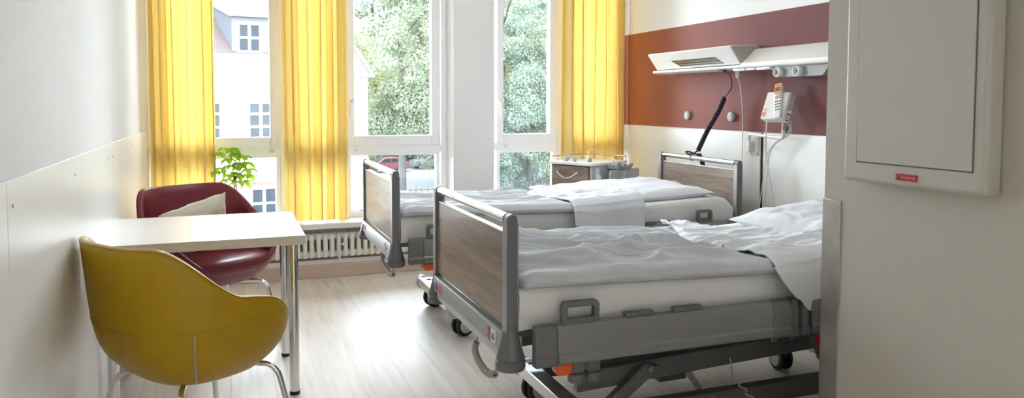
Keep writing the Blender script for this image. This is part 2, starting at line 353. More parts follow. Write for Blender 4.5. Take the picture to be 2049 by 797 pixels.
# ------------------------------------------------------------------ windows
def frame_ring(mb, x0, x1, z0, z1, w, y0, y1, ww=None):
    ww = ww or (w, w, w, w)   # left right bottom top
    mb.box(x0, x0 + ww[0], y0, y1, z0, z1); mb.box(x1 - ww[1], x1, y0, y1, z0, z1)
    mb.box(x0 + ww[0], x1 - ww[1], y0, y1, z0, z0 + ww[2]); mb.box(x0 + ww[0], x1 - ww[1], y0, y1, z1 - ww[3], z1)
def window(n, X0, X1, lights, locks, label):
    root = bpy.data.objects.new('window_%d' % n, None); COL.objects.link(root); struct(root, label, 'window')
    f = MB(); frame_ring(f, X0, X1, .41, 2.56, .045, YW, YW + .075)
    f.box(X0, X1, YW + .004, YW + .075, .905, .975)
    for a, b_ in zip(lights[:-1], lights[1:]): f.box(a[1], b_[0], YW, YW + .075, .41, 2.56)
    f.build('window_frame', M['upvc'], root, bevel=.004)
    for (a, b_, kind) in lights:
        lo = MB(); frame_ring(lo, a, b_, .425, .915, .03, YW + .006, YW + .066); lo.build('lower_sash', M['upvc'], root, bevel=.004)
        MB().box(a + .02, b_ - .02, YW + .034, YW + .038, .445, .905).build('pane', M['glass'], root, smooth=False)
        up = MB(); frame_ring(up, a, b_, .965, 2.54, .05, YW - .014, YW + .062, (.055, .07, .075, .06)); c = up.build('casement', M['upvc'], root, bevel=.006)
        MB().box(a + .05, b_ - .06, YW + .03, YW + .034, 1.03, 2.49).build('pane', M['glass'], root, smooth=False)
        if kind:
            h = MB().tube([(b_ - .012, YW - .02, .955), (b_ - .012, YW - .02, 1.05)], .010, 12); h.build('hinge', M['upvc'], c)
            h = MB().box(a + .018, a + .04, YW - .024, YW - .014, 1.20, 1.32); h.box(a + .022, a + .036, YW - .045, YW - .026, 1.30, 1.315); h.box(a + .022, a + .036, YW - .045, YW - .033, 1.18, 1.315)
            h.build('handle', M['upvc'], c, bevel=.003)
    for x in locks:
        l = MB().lathe([(0, .012), (.016, .012), (.02, 0)], (x, YW + .004, .937), 'y', 20, -1).build('lock', M['upvc'], root)
        MB().lathe([(0, .015), (.005, .015), (.005, .0)], (x, YW + .004, .937), 'y', 12, -1).build('lock_cylinder', M['screw'], l)
window(1, XL, 1.655, [(-.46, .372, 1), (.43, .80, 0), (.866, 1.60, 1)], [.311, .934], 'wide white window beside the left wall with three casements')
window(2, 1.99, XR, [(2.08, 2.62, 1), (2.68, 3.155, 0)], [2.156], 'narrow white window between the pillar and the bed head wall')

# ------------------------------------------------------------------ curtains
def curtain(name, x0, x1, zb, y0, nf, amp, seed, label, edges=(0, 0), yb=0.0):
    r = random.Random(seed); ph = r.random() * 6
    wts = [r.uniform(.55, 1.5) for _ in range(nf)]; tot = sum(wts); cum = [0]
    for w_ in wts: cum.append(cum[-1] + w_ / tot)
    am = [r.uniform(.55, 1.15) for _ in range(nf + 1)]
    def fn(u, v):
        k = 0
        while k < nf - 1 and cum[k + 1] < u: k += 1
        t = (u - cum[k]) / (cum[k + 1] - cum[k]); a = am[k] * (1 - t) + am[k + 1] * t
        z = zb + (2.72 - zb) * v
        s_ = math.sin(2 * math.pi * (k + t) + .35 * math.sin(z * 1.3 + k))
        y = y0 + amp * a * s_ * (1 + .18 * (1 - v)) + .008 * fbm(u * 9, z * 1.4, seed)
        x = x0 + (x1 - x0) * (u + .022 * math.sin(4 * math.pi * (k + t)) + .010 * math.sin(z * 1.1 + k * 2.1) * math.sin(math.pi * u))
        x += edges[0] * (1 - u) * (1 - v) + edges[1] * u * (1 - v)
        return (x, y + yb * (1 - v), z - (.012 * s_ if v == 0 else 0))
    m = MB().grid(fn, nf * 22, 40)
    c = m.build(name, M['curtain'], angle=180, fix=False, uvs=(1, 1)); tag(c, label, 'curtain', 'yellow curtains')
    def hem(u, v):
        p = fn(u, v * .06); return (p[0], p[1] - .0015, p[2])
    return c
curtain('curtain', XL + .008, -.075, .43, 5.80, 5, .046, 3, 'yellow curtain in the corner beside the white wall boards', (.012, 0))
curtain('curtain', .375, .848, .425, 5.785, 5, .050, 11, 'yellow curtain hanging between the house view and the tree view', (.02, -.005))
curtain('curtain', 2.60, 3.165, .43, 5.80, 6, .050, 5, 'yellow curtain behind the bedside cabinet', (.0, 0))

# ------------------------------------------------------------------ radiator
rad = thing('radiator', (-.36, 5.80, .10), 'cream column radiator under the window sill', 'radiator')
col0 = None
for k in range(41):
    x = .049 * k
    if col0 is None:
        mb = MB()
        for y, r_ in ((-.055, .0165), (-.005, .0155), (.045, .0155)):
            mb.tube([(0, y, .055), (0, y, .06), (0, y, .222), (0, y, .228)], [.006, r_, r_, .006], 10)
        for z in (.072, .208): mb.box(-.0135, .0135, -.055, .045, z - .022, z + .022)
        for z in (.075, .205): mb.tube([(-.0245, -.02, z), (.0245, -.02, z)], .027, 12)
        col0 = mb.build('column', M['radiator'], rad)
    else:
        c = col0.copy(); COL.objects.link(c); c.parent = rad; c.location = (x, 0, 0)
v = MB().lathe([(0, .02), (.012, .02), (.014, .01), (.014, 0), (.008, -.02)], (1.155, -.075, .15), 'y', 16, -1); v.tube([(1.155, -.055, .15), (1.155, 0, .15)], .008)
v.build('bleed_valve', M['chrome'], rad)
for x in (1.13, .2, 1.8):
    v = MB().box(x - .006, x + .006, -.06, .072, .02, .034); v.box(x - .006, x + .006, -.066, -.058, .02, .06)
    v.build('bracket', M['radiator'], rad, bevel=.002)

# ------------------------------------------------------------------ table
tb = thing('table', (-.095, 3.76, 0), 'square white table with chrome legs against the wall', 'table')
part(MB().box(-.4045, .4045, -.386, .386, .69, .73).build('tabletop', M['white'], tb, bevel=.002), 'white laminate top')
for sx in (-1, 1):
    for sy in (-1, 1):
        x, y = sx * .36, sy * .275
        l = MB().lathe([(.0, .012), (.0215, .012), (.0215, .69), (0, .69)], (x, y, 0), 'z', 24).build('leg', M['chrome'], tb)
        MB().lathe([(0, 0), (.021, 0), (.0225, .006), (.0225, .016), (0, .016)], (x, y, 0), 'z', 24).build('foot_cap', M['black'], l)
        MB().box(x - .045, x + .045, y - .045, y + .045, .684, .69).build('mounting_plate', M['alu'], l, bevel=.002)
# beige strip on two edges of the top
eb = MB(); frame = eb; eb.box(-.4047, .4047, -.3866, -.386, .691, .729); eb.box(.4045, .4051, -.386, .386, .691, .729)
part(eb.build('edge_band', mat('beige_edge', (.66, .62, .54), .5, var=.02), tb, smooth=False), 'beige edging strip')

# ------------------------------------------------------------------ tub chairs
def rim_h(p):  # p: |angle from front| in degrees
    arm = .598 + .058 * sst(40, 108, p)
    h = .445 + (arm - .445) * sst(34, 78, p) ** .7
    return h + (.835 - .656) * sst(96, 141, p)
def plan(phi, s=1.0):
    a, n = .325, 2.7
    c, d = math.cos(phi), math.sin(phi); b_ = .275 if c > 0 else .305
    q = (abs(d / a) ** n + abs(c / b_) ** n) ** (-1 / n)
    return q * d * s, q * c * s
def tub_chair(loc, rz, mt, label, seam):
    ch = thing('tub_chair', loc, label, 'chair', rz)
    NP, zb = 112, .345
    def prof(t):   # scale of plan against height fraction
        return .64 + .36 * (1 - (1 - min(1, t * 1.35)) ** 2.8)
    def pt(i, z, off, ztop):
        phi = 2 * math.pi * i / NP; p = abs(math.degrees(phi)); p = 360 - p if p > 180 else p
        t = (z - zb) / .30; sc = prof(max(0, min(1, t)))
        x, y = plan(phi, sc)
        r = math.hypot(x, y); f = max(.01, (r - off) / r); x *= f; y *= f
        lean = .13 * max(0, z - .50) * sst(80, 170, p); y -= lean
        x *= 1 + .05 * sst(.45, .65, z) * sst(20, 80, p)
        return (x, y, z)
    rings = []; NO = 18
    for k in range(3):
        rings.append([tuple(c_ * (.35 + .325 * k) if q < 2 else c_ + .012 * (1 - (.35 + .325 * k)) * 0 for q, c_ in enumerate(pt(i, zb, 0, 0))) for i in range(NP)])
    def rim(i):
        p = 360 * i / NP; p = 360 - p if p > 180 else p; return rim_h(p)
    for k in range(1, NO + 1):
        rings.append([pt(i, zb + (rim(i) - .008 - zb) * (k / NO) ** 1.15, 0, 0) for i in range(NP)])
    rings.append([pt(i, rim(i), .009, 0) for i in range(NP)])
    rings.append([pt(i, rim(i) + .001, .018, 0) for i in range(NP)])
    rings.append([pt(i, rim(i) - .008, .028, 0) for i in range(NP)])
    zi = .41
    for k in range(1, 11):
        rings.append([pt(i, rim(i) - .008 - (rim(i) - .008 - zi) * k / 10, .030, 0) for i in range(NP)])
    MB().loft(rings).build('shell', M[mt], ch, angle=60)
    # welt along the rim
    MB().tube([pt(i, rim(i) - .003, .002, 0) for i in range(NP)], .0028, 6, closed=True).build('piping', M[mt], ch)
    # horizontal stitched seam
    if seam:
        MB().tube([pt(i, .570 + .025 * math.cos(2 * math.pi * i / NP), -.0006, 0) for i in range(18, NP - 17)], .0014, 5).build('stitched_seam', M[mt], ch)
        for sx in (-1, 1):
            P = []
            for k in range(9):
                i = NP / 2 + sx * NP * .155; P.append(pt(i, .352 + .20 * k / 8, -.0012, 0))
            part(MB().tube(P, .0034, 6).build('zip', M['alu'], ch), 'silver zip')
    # seat cushion
    cr = []
    for k, (z, s_) in enumerate([(.405, .80), (.43, .865), (.455, .885), (.472, .87), (.482, .80), (.487, .62), (.488, .3)]):
        ring = []
        for i in range(56):
            x, y = plan(2 * math.pi * i / 56, s_); ring.append((x, y + .015 * (1 if y > 0 else .3), z))
        cr.append(ring)
    MB().loft(cr).build('seat_cushion', M[mt], ch, angle=80)
    for sx in (-1, 1):
        for sy in (-1, 1):
            P = spline([(sx * .03, sy * .05, .338), (sx * .10, sy * .11, .336), (sx * .168, sy * .168, .332), (sx * .196, sy * .192, .31), (sx * .212, sy * .208, .25), (sx * .25, sy * .245, .012)], 8)
            l = MB().tube(P, .0105, 12).build('leg', M['chrome'], ch)
            MB().lathe([(0, 0), (.011, 0), (.0125, .004), (.0125, .02), (0, .02)], (sx * .251, sy * .2465, 0), 'z', 14).build('foot_cap', M['black'], l)
    return ch
# local front is +y; rotate so that it faces the wanted direction
tub_chair((-.115, 2.985, 0), R(35 - 90), 'mustard', 'mustard yellow leather tub chair with its back to the room entry', True)
tub_chair((-.085, 4.40, 0), R(-58 - 90), 'burg', 'burgundy leather tub chair on the window side of the table', True)
# cushion on the burgundy chair
def pad(w, d, th, n=40, seed=1, pinch=.10, wr=.004, ribs=0, flat=False):
    def prof(u):
        a = abs(2 * u - 1); return max(0, 1 - a ** 2.6) ** .55
    def side(sg):
        def fn(u, v):
            x = (u - .5); y = (v - .5); e = prof(u) * prof(v)
            if flat: e = min(1, e * 1.5) if e < .5 else .75 + .25 * (1 - (1 - (e - .5) * 2) ** 2)
            k = 1 - pinch * (1 - (2 * abs(y)) ** 2) * (2 * abs(x)) ** 3; k2 = 1 - pinch * (1 - (2 * abs(x)) ** 2) * (2 * abs(y)) ** 3
            z = sg * th * .5 * e
            z += sg * wr * fbm(u * 5 + seed, v * 5, seed) * (e ** .6) * 2 + (ribs * math.sin(v * 60 + 3 * fbm(u * 3, v * 2, 3)) * e * (1 - sst(.0, .35, u)) if ribs else 0)
            return (x * w * k, y * d * k2, z)
        return fn
    m = MB(); m.grid(side(1), n, n); m.grid(side(-1), n, n)
    return m
cu = pad(.36, .34, .14, 36, 4, .07, .008).build('cushion', M['cream'], fix=True, angle=120)
tag(cu, 'cream cushion leaning in the burgundy chair', 'cushion')
cu.matrix_world = Matrix.Translation((-.165, 4.46, .622)) @ Matrix.Rotation(R(-62 - 90), 4, 'Z') @ Matrix.Rotation(R(62), 4, 'X') @ Matrix.Rotation(R(-18), 4, 'Z')

# ------------------------------------------------------------------ house plant
pl = thing('potted_plant', (.055, 5.83, .41), 'green umbrella plant on the window sill behind the burgundy chair', 'plant')
MB().lathe([(0, 0), (.045, 0), (.06, .10), (.064, .105), (.058, .108), (.054, .095), (0, .095)], (0, 0, 0), 'z', 32).build('pot', M['pot'], pl)
MB().lathe([(0, .09), (.054, .09), (.05, .097), (0, .099)], (0, 0, 0), 'z', 24).build('soil', M['soil'], pl)
st = MB(); st.tube(spline([(0, 0, .09), (-.008, 0, .2), (-.012, .004, .30), (-.004, 0, .36)], 8), .0055, 8); st.tube(spline([(.012, .004, .09), (.008, .01, .2), (.0, .01, .28), (.0, 0, .33)], 8), .0045, 8)
leaves = MB(); r3 = random.Random(21)
def leaflet(mb, p, d, up, L, w):
    d = d.normalized(); s_ = d.cross(up).normalized(); n = s_.cross(d).normalized(); prev = None; V = []; F = []
    for k in range(6):
        t = k / 5; ww = w * math.sin(math.pi * (t * .86 + .08)) * (1 if t < 1 else .15); c = p + d * (L * t) - Vector((0, 0, 1)) * (L * .48 * t * t)
        V += [c - s_ * ww + n * ww * .25, c, c + s_ * ww + n * ww * .25]
    for k in range(5):
        a = k * 3; F += [(a, a + 1, a + 4, a + 3), (a + 1, a + 2, a + 5, a + 4)]
    mb.add(V, F)
heads = [(-.115, -.02, .53), (-.06, -.03, .56), (.005, 0, .52), (.055, -.02, .50), (-.09, 0, .42), (-.035, -.04, .44), (.03, -.03, .43), (.09, 0, .41), (-.055, .02, .37), (.045, .02, .36), (.0, -.05, .39), (-.015, .02, .56), (.10, -.01, .37), (-.125, -.06, .40), (.02, -.05, .46), (-.075, -.05, .34), (.065, -.05, .33), (.005, -.07, .33), (-.05, .03, .48), (.075, .02, .46)]
for h in heads:
    hp = Vector(h); st.tube(spline([(-.006 + r3.uniform(-.01, .01), 0, r3.uniform(.27, .35)), (h[0] * .5, h[1] * .5, h[2] - .05), hp], 6), .0018, 5)
    a0 = r3.random() * 6
    for k in range(7):
        a = a0 + 2 * math.pi * k / 7
        d = Vector((math.cos(a), math.sin(a), r3.uniform(-.35, .25)))
        leaflet(leaves, hp, d, Vector((0, 0, 1)), r3.uniform(.055, .085), r3.uniform(.016, .023))
st.build('stem', M['stem'], pl); leaves.build('foliage', M['houseplant'], pl, fix=False, angle=60)

# ------------------------------------------------------------------ hospital beds
BW, BL = .924, 2.19
def rrect(x0, x1, z0, z1, r, n=6):
    P = []
    for cx, cz, a in ((x1 - r, z1 - r, 0), (x0 + r, z1 - r, 90), (x0 + r, z0 + r, 180), (x1 - r, z0 + r, 270)):
        for k in range(n + 1):
            t = R(a + 90 * k / n); P.append((cx + r * math.cos(t), cz + r * math.sin(t)))
    return P
def board(bed, nm, x0, sgn, marks):
    """end board; x0 = outer face, sgn = +1 when the bed lies towards +x"""
    X = lambda a: x0 + sgn * a
    xs = sorted((X(.008), X(.027)))
    bd = MB().prism(rrect(.034, BW - .034, .572, .880, .004, 2), 'x', xs[0], xs[1]).build(nm, M['walnut'], bed, bevel=.001)
    d = .037
    for y0, inn in ((0, 1), (BW - .036, -1)):
        xa, xb = sorted((X(0), X(d)))
        P = [(xa, .55), (xb, .55)] + [(xa + d / 2 + d / 2 * math.cos(R(a)), .945 - d / 2 + d / 2 * math.sin(R(a))) for a in range(0, 181, 18)]
        po = MB().prism(P, 'y', y0, y0 + .036).build('post', M['grey'], bd, bevel=.003)
        xs = sorted((X(-.0035), X(.003)))
        MB().prism(rrect(y0 + .002, y0 + .034, .553, .915, .006, 3), 'x', xs[0], xs[1]).build('silver_strip', M['strip'], bd)
        xs = sorted((X(d - .003), X(d + .0035)))
        MB().prism(rrect(y0 + .002, y0 + .034, .553, .915, .006, 3), 'x', xs[0], xs[1]).build('silver_strip', M['strip'], bd)
        # inner bracket carrying the top rail
        yb = sorted((y0 + (.036 if inn == 1 else 0), y0 + (.046 if inn == 1 else -.010)))
        P2 = [(xa + .002, .885), (xb - .002, .885)] + [(xa + d / 2 + (d / 2 + .001) * math.cos(R(a)), .945 - d / 2 + (d / 2 + .001) * math.sin(R(a))) for a in range(0, 181, 18)]
        MB().prism(P2, 'y', yb[0], yb[1]).build('rail_bracket', M['grey'], bd, bevel=.004)
        yc = y0 + .018; xc = X(d / 2)
        MB().lathe([(.0, .565), (.024, .565), (.028, .545), (.040, .50), (.047, .478), (.047, .474), (0, .474)], (xc, yc, 0), 'z', 32).build('buffer_cone', M['grey'], bd)
        MB().lathe([(0, .472), (.046, .472), (.050, .467), (.050, .446), (.046, .438), (.03, .434), (0, .434)], (xc, yc, 0), 'z', 32).build('bumper_wheel', M['grey'], bd)
    rail = MB().tube([(X(d / 2), .03, .945 - d / 2), (X(d / 2), BW - .03, .945 - d / 2)], .0165, 24).build('top_rail', M['alu'], bd)
    if marks:
        MB().tube([(X(d / 2), BW - .30, .945 - d / 2), (X(d / 2), BW - .24, .945 - d / 2)], .0172, 24).build('rail_sticker', mat('clear_sticker', (.8, .78, .74), .3), bd)
    tr = MB(); xs2 = sorted((X(.006), X(.029))); tr.box(xs2[0], xs2[1], .034, BW - .034, .879, .884)
    tr.build('panel_edge', M['alu'], bd, bevel=.0015)
    xs = sorted((X(-.010), X(.012)))
    bm_ = MB().prism([(xs[0], .494), (xs[1], .494), (xs[1], .556), (xs[0] + .004, .558), (xs[0], .552)], 'y', .03, BW - .03).build('cross_beam', M['beam'], bd, bevel=.002)
    xs3 = sorted((X(.012), X(.05)))
    MB().box(xs3[0], xs3[1], .036, BW - .036, .535, .566).build('ledge', M['dark'], bd, bevel=.006)
    xs4 = sorted((X(-.002), X(.030)))
    MB().prism([(xs4[0] + .006, .455), (xs4[1], .455), (xs4[1], .492), (xs4[0], .492), (xs4[0], .468)], 'y', .06, BW - .05).build('lower_beam', M['palegrey'], bd, bevel=.003)
    if marks:
        xf = X(-.0112)
        def lab(name, y0, y1, z0, z1, m_, par=bd):
            return MB().box(min(xf, X(-.009)), max(xf, X(-.009)), y0, y1, z0, z1).build(name, m_, par, smooth=False)
        ws = mat('white_sticker', (.75, .74, .72), .5)
        part(lab('warning_label', .082, .128, .502, .548, ws), 'white label with blue triangle')
        MB().prism([(.090, .512), (.120, .512), (.105, .538)], 'x', xf - .0012, xf).build('triangle_mark', M['bluemark'], bd, smooth=False)
        rl = lab('red_label', .135, .158, .500, .546, mat('red_sticker', (.62, .10, .08), .5)); part(rl, 'red label')
        for k in range(4): MB().box(xf - .0008, xf, .139, .154, .506 + k * .010, .510 + k * .010).build('print', mat('dark_print', (.2, .03, .03), .5), bd, smooth=False)
        for k in range(3): lab('indicator_mark', .166, .170, .508 + k * .012, .512 + k * .012, M['grey'])
        part(lab('red_label', BW - .165, BW - .115, .508, .542, mat('pale_red_sticker', (.70, .22, .16), .5)), 'red label')
        for k in range(3): MB().box(xf - .0008, xf, BW - .158 + k * .014, BW - .151 + k * .014, .512, .538).build('print', M['orange'], bd, smooth=False)
        MB().lathe([(0, .0015), (.018, .0015), (.018, 0)], (xf, BW - .075, .522), 'x', 20, -1).build('blue_mark', M['bluemark'], bd)
    return bd
RAILP = [(.012, .459), (-.020, .461), (-.026, .468), (-.026, .492), (-.019, .499), (-.019, .562), (-.008, .586), (.012, .591)]
def siderail(bed, side, x0, x1, handles, grips, near):
    Y = (lambda y: -.048 + y) if side == 0 else (lambda y: BW + .048 - y)
    sr = MB().prism([(Y(y), z) for y, z in RAILP], 'x', x0 + .078, x1 - .078).build('side_rail', M['midgrey'], bed, bevel=.0015)
    for a, b_ in ((x0, x0 + .077), (x1 - .077, x1)):
        MB().prism([(Y(y - (.003 if y < 0 else 0)), z + (.002 if z > .5 else -.003)) for y, z in RAILP], 'x', a, b_).build('end_cap', M['grey'], sr, bevel=.004)
    for (a, b_) in handles:
        h = MB(); y0, y1 = sorted((Y(.014), Y(-.010)))
        outer = rrect(a, b_, .585, .660, .018); inner = rrect(a + .020, b_ - .020, .606, .641, .006)
        n = len(outer); V = []; F = []
        for y in (y0, y1): V += [(x, y, z) for x, z in outer] + [(x, y, z) for x, z in inner]
        for i in range(n):
            j = (i + 1) % n
            F += [(i, j, n + j, n + i), (2 * n + i, 3 * n + i, 3 * n + j, 2 * n + j), (i, 2 * n + i, 2 * n + j, j), (n + i, n + j, 3 * n + j, 3 * n + i)]
        h.add(V, F); h.build('grab_handle', M['grey'], sr, bevel=.003)
    for (a, b_) in grips:
        y0, y1 = sorted((Y(.018), Y(-.008)))
        MB().prism([(a, .588), (b_, .588), (b_ + .004, .598), (b_, .604), (a - .002, .604), (a - .010, .600)], 'y', y0, y1).build('release_grip', M['grey'], sr, bevel=.003)
    return sr
def caster(bed, x, y, ang):
    f = MB(); f.prism([(-.03, .10), (.03, .115), (.05, .095), (.03, .05), (.01, .05), (-.02, .075)], 'y', -.008, .008); f.lathe([(0, .10), (.026, .10), (.026, .125), (.018, .135), (0, .135)], (0, 0, 0), 'z', 20)
    c = f.build('caster', M['grey'], bed, bevel=.003); c.location = (x, y, 0); c.rotation_euler = (0, 0, ang)
    for s_ in (-1, 1):
        MB().lathe([(0, -.011), (.050, -.011), (.0625, -.007), (.0625, .007), (.050, .011), (0, .011)], (.02, s_ * .021, .0625), 'y', 32).build('wheel', M['black'], c)
        MB().lathe([(0, 0), (.046, 0), (.040, .006), (0, .008)], (.02, s_ * .033, .0625), 'y', 28, s_).build('wheel_cover', M['palegrey'], c)
def bed(loc, label, coilpts, marks_seed):
    b = thing('hospital_bed', loc, label, 'bed')
    fbd = board(b, 'footboard', 0, 1, True); board(b, 'headboard', BL, -1, False)
    # coiled handset lead under the foot end
    ld = MB(); ld.tube(helix(coilpts, .0098, .0068, 9), .0034, 6); ld.tube(spline([coilpts[-1], Vector(coilpts[-1]) + Vector((.004, -.004, .05)), Vector(coilpts[-1]) + Vector((.02, .0, .085))], 6), .0028, 6)
    ld.tube([coilpts[0], Vector(coilpts[0]) + Vector((.006, 0, .04))], .0035, 6)
    ld.build('coiled_lead', M['greycable'], b)
    for sd in (0, 1):
        siderail(b, sd, .072, 1.072, [(.168, .303)], [(.408, .508), (.594, .698)], sd == 0)
        siderail(b, sd, 1.168, 2.118, [(1.86 - .03, 1.965 - .03)], [(1.46, 1.55), (1.60, 1.70)], False)
        Y = (lambda y: y) if sd == 0 else (lambda y: BW - y)
        for a, c_ in ((1.078, 1.106), (1.130, 1.160)):
            y0, y1 = sorted((Y(-.060), Y(-.03)))
            g = MB(); g.box(a, c_, y0, y1, .478, .592); g.box(a - .002, c_ + .006, y0 - .004, y1, .452, .480); g.build('rail_guide', M['grey'], b, bevel=.003)
        y0, y1 = sorted((Y(-.05), Y(.0)))
        if sd == 0:
            P = [(.155, .452), (.215, .452), (.214, .425), (.205, .414), (.165, .414), (.156, .425)]
            part(MB().prism(P, 'y', y0 + .005, y1).build('release_pedal', M['orange'], b, bevel=.005), 'orange release pedal')
            for a in (.245, .305):
                g = MB(); g.box(a - .022, a + .022, -.02, .03, .405, .456); g.lathe([(0, .375), (.027, .375), (.030, .38), (.030, .402), (.027, .407), (0, .407)], (a, -.005, 0), 'z', 20); g.build('accessory_socket', M['grey'], b, bevel=.003)
            for a in (1.02, 1.10):
                MB().tube([(a + .011 * math.cos(t * .5), -.04, .447 + .011 * math.sin(t * .5)) for t in range(12)], .003, 8, closed=True).build('hook', M['midgrey'], b)
            lv = MB(); lv.box(1.20, 1.235, -.03, -.01, .33, .44, (Matrix.Rotation(R(-24), 3, 'Y'), (1.21, 0, .44))); lv.build('lever', M['dark'], b, bevel=.003)
            part(MB().box(1.207, 1.228, -.033, -.029, .35, .43, (Matrix.Rotation(R(-24), 3, 'Y'), (1.21, 0, .44))).build('release_lever', M['red'], b, bevel=.002), 'red release lever')
    # mattress platform
    pf = MB(); pf.box(.045, 2.14, .03, .07, .535, .58); pf.box(.045, 2.14, BW - .07, BW - .03, .535, .58)
    for k in range(9): pf.box(.06 + k * .255, .12 + k * .255, .05, BW - .05, .55, .578)
    pf.box(.05, 2.13, .05, BW - .05, .572, .582)
    pf.build('mattress_platform', M['grey'], b, bevel=.003)
    # chassis: slightly inclined lift frame, arms, base frame
    for y in (.165, BW - .205):
        a = math.atan2(.045, 1.09)
        MB().prism([(.33, .262), (.33, .330), (.34, .336), (2.0, .336 + 1.66 * .0413), (2.0, .262 + 1.66 * .0413)], 'y', y, y + .035).build('lift_beam', M['dark'], b, bevel=.003)
        MB().prism([(.335, .150), (.40, .150), (.655, .330), (.59, .352)], 'y', y - .038, y - .003).build('lift_arm', M['dark'], b, bevel=.004)
        pv = MB().lathe([(0, .006), (.010, .006), (.012, 0), (0, 0)], (.605, y - .038, .33), 'y', 16, -1).build('pivot_bolt', M['screw'], b)
        MB().prism([(1.42, .128), (1.48, .115), (1.86, .38), (1.80, .40)], 'y', y - .038, y - .003).build('lift_arm', M['dark'], b, bevel=.004)
        bb = MB().box(.36, 1.80, y - .012, y + .038, .118, .192).build('base_beam', M['dark'], b, bevel=.004)
        if y < .3:
            yf = y - .0135
            def rr(name, x, rad_, m_, t=.001):
                return MB().lathe([(0, t), (rad_, t), (rad_, 0)], (x, y - .012, .152), 'y', 24, -1).build(name, m_, bb)
            ink = mat('black_print', (.01, .01, .01), .5)
            rr('round_symbol', .838, .021, ink); rr('round_symbol', .838, .017, mat('grey_print', (.32, .32, .31), .5), .0014); MB().box(.830, .846, yf - .001, yf, .150, .160, (Matrix.Rotation(R(40), 3, 'Y'), (.838, yf, .155))).build('print', ink, bb, smooth=False)
            rr('round_symbol', .893, .022, mat('pale_print', (.6, .6, .6), .5)); rr('round_symbol', .893, .019, mat('navy_print', (.02, .06, .25), .5), .0014); MB().prism([(.883, .142), (.893, .142), (.900, .156), (.896, .162), (.888, .158)], 'y', yf - .001, yf).build('print', M['white'], bb, smooth=False)
            for k, (x, w_, h_) in enumerate([(.742, .004, .016), (.752, .004, .02), (.762, .004, .016), (.772, .012, .006), (.788, .012, .005), (.804, .012, .005)]):
                MB().box(x - .05, x - .05 + w_, yf - .0005, yf + .001, .146, .146 + h_).build('print', ink, bb, smooth=False)
    for x in (.36, 1.76):
        cb = MB().box(x - .035, x + .035, .13, BW - .13, .132, .186).build('cross_bar', M['alu'], b, bevel=.005)
        for y, s_ in ((.13, -1), (BW - .13, 1)):
            rb = MB()
            rb.lathe([(0, 0), (.040, 0), (.044, .006), (.044, .020), (.040, .026), (.034, .028), (.034, .034), (.040, .036), (.043, .042), (.043, .054), (.036, .060), (0, .060)], (x, y, .150), 'y', 28, s_)
            rb.build('buffer_roller', M['palegrey'], cb)
    for x, y, a in ((.40, .11, .4), (.40, BW - .16, .3), (1.69, .11, -.5), (1.69, BW - .22, 1.45)): caster(b, x, y, a)
    mo = MB(); mo.tube([(.9, BW / 2, .20), (1.5, BW / 2, .34)], .03, 16); mo.box(.82, .95, BW / 2 - .05, BW / 2 + .05, .15, .24); mo.build('lift_motor', M['dark'], b, bevel=.005)
    cb = MB(); cb.tube(helix([(.865, .30, .275), (.87, .30, .245), (.90, .30, .20), (.935, .29, .15)], .011, .0075, 9), .0034, 6)
    cb.build('coiled_cable', M['greycable'], b)
    wv = [(.955, .13, .33), (.963, .128, .29), (.968, .127, .262)]
    for k in range(9): wv.append((.972 + .013 * k + (.012 if k % 2 else -.006), .126 - .0035 * k, .25 - .016 * k))
    MB().tube(spline(wv, 6), .0032, 6).build('loose_cable', M['greycable'], b)
    return b
N0 = (.832, 2.278, 0); F0 = (.803, 3.939, 0)
bed(N0, 'hospital bed nearest the entry, with the larger wooden footboard in view', [(.012, .355, .425), (.010, .372, .40), (.008, .335, .374), (.006, .25, .360), (.006, .185, .366), (.008, .135, .380)], 1)
bed(F0, 'hospital bed by the window, standing beside the radiator', [(.012, .33, .430), (.010, .365, .405), (.008, .29, .390), (.006, .16, .378), (.006, .06, .384), (.008, .03, .394)], 2)

# ---------------- bedding
def topz(x):
    pts = [(0, .700), (.1, .704), (1.1, .676), (1.5, .700), (2.02, .724), (2.08, .712), (2.13, .665), (2.3, .6)]
    for (a, za), (b_, zb) in zip(pts[:-1], pts[1:]):
        if x <= b_: return za + (zb - za) * (x - a) / (b_ - a)
    return .6
def mattress(o, label, seed):
    x0, x1 = .045, 2.13
    def fn(u, v):
        x = x0 + (x1 - x0) * u
        # section around: v 0..1 goes near bottom -> near top -> far top -> far bottom
        zt = topz(x); r_ = .022
        seq = [(.015, .560), (.008, .60), (.006, zt - .025), (.012, zt - .008), (.03, zt), (.2, zt + .002), (BW - .2, zt + .002), (BW - .03, zt), (BW - .012, zt - .008), (BW - .006, zt - .025), (BW - .008, .60), (BW - .015, .560)]
        t = v * (len(seq) - 1); i = min(len(seq) - 2, int(t)); f = t - i
        y = seq[i][0] * (1 - f) + seq[i + 1][0] * f; z = seq[i][1] * (1 - f) + seq[i + 1][1] * f
        s_ = (.006 * fbm(x * 5, z * 16, seed) + .005 * math.sin(x * 26 + 5 * fbm(x * 2, z * 4, seed))) * (1 - sst(.62, .70, z)) * (1.6 - 1.2 * sst(.05, .35, u))
        y += -s_ if v < .5 else s_
        return (x, y, z)
    m = MB().grid(fn, 120, 44)
    for xx in (x0, x1):
        u = 0 if xx == x0 else 1
        ring = [fn(u, k / 44) for k in range(45)]; m.add(ring, [tuple(range(45))])
    mt = m.build('mattress', M['sheet'], fix=True, angle=75); mt.location = o; mt.location.z = 0.0
    tag(mt, label, 'mattress'); return mt
mattress((N0[0], N0[1], 0), 'white sheeted mattress on the bed nearest the entry', 1)
mattress((F0[0], F0[1], 0), 'white sheeted mattress on the bed by the window', 2)

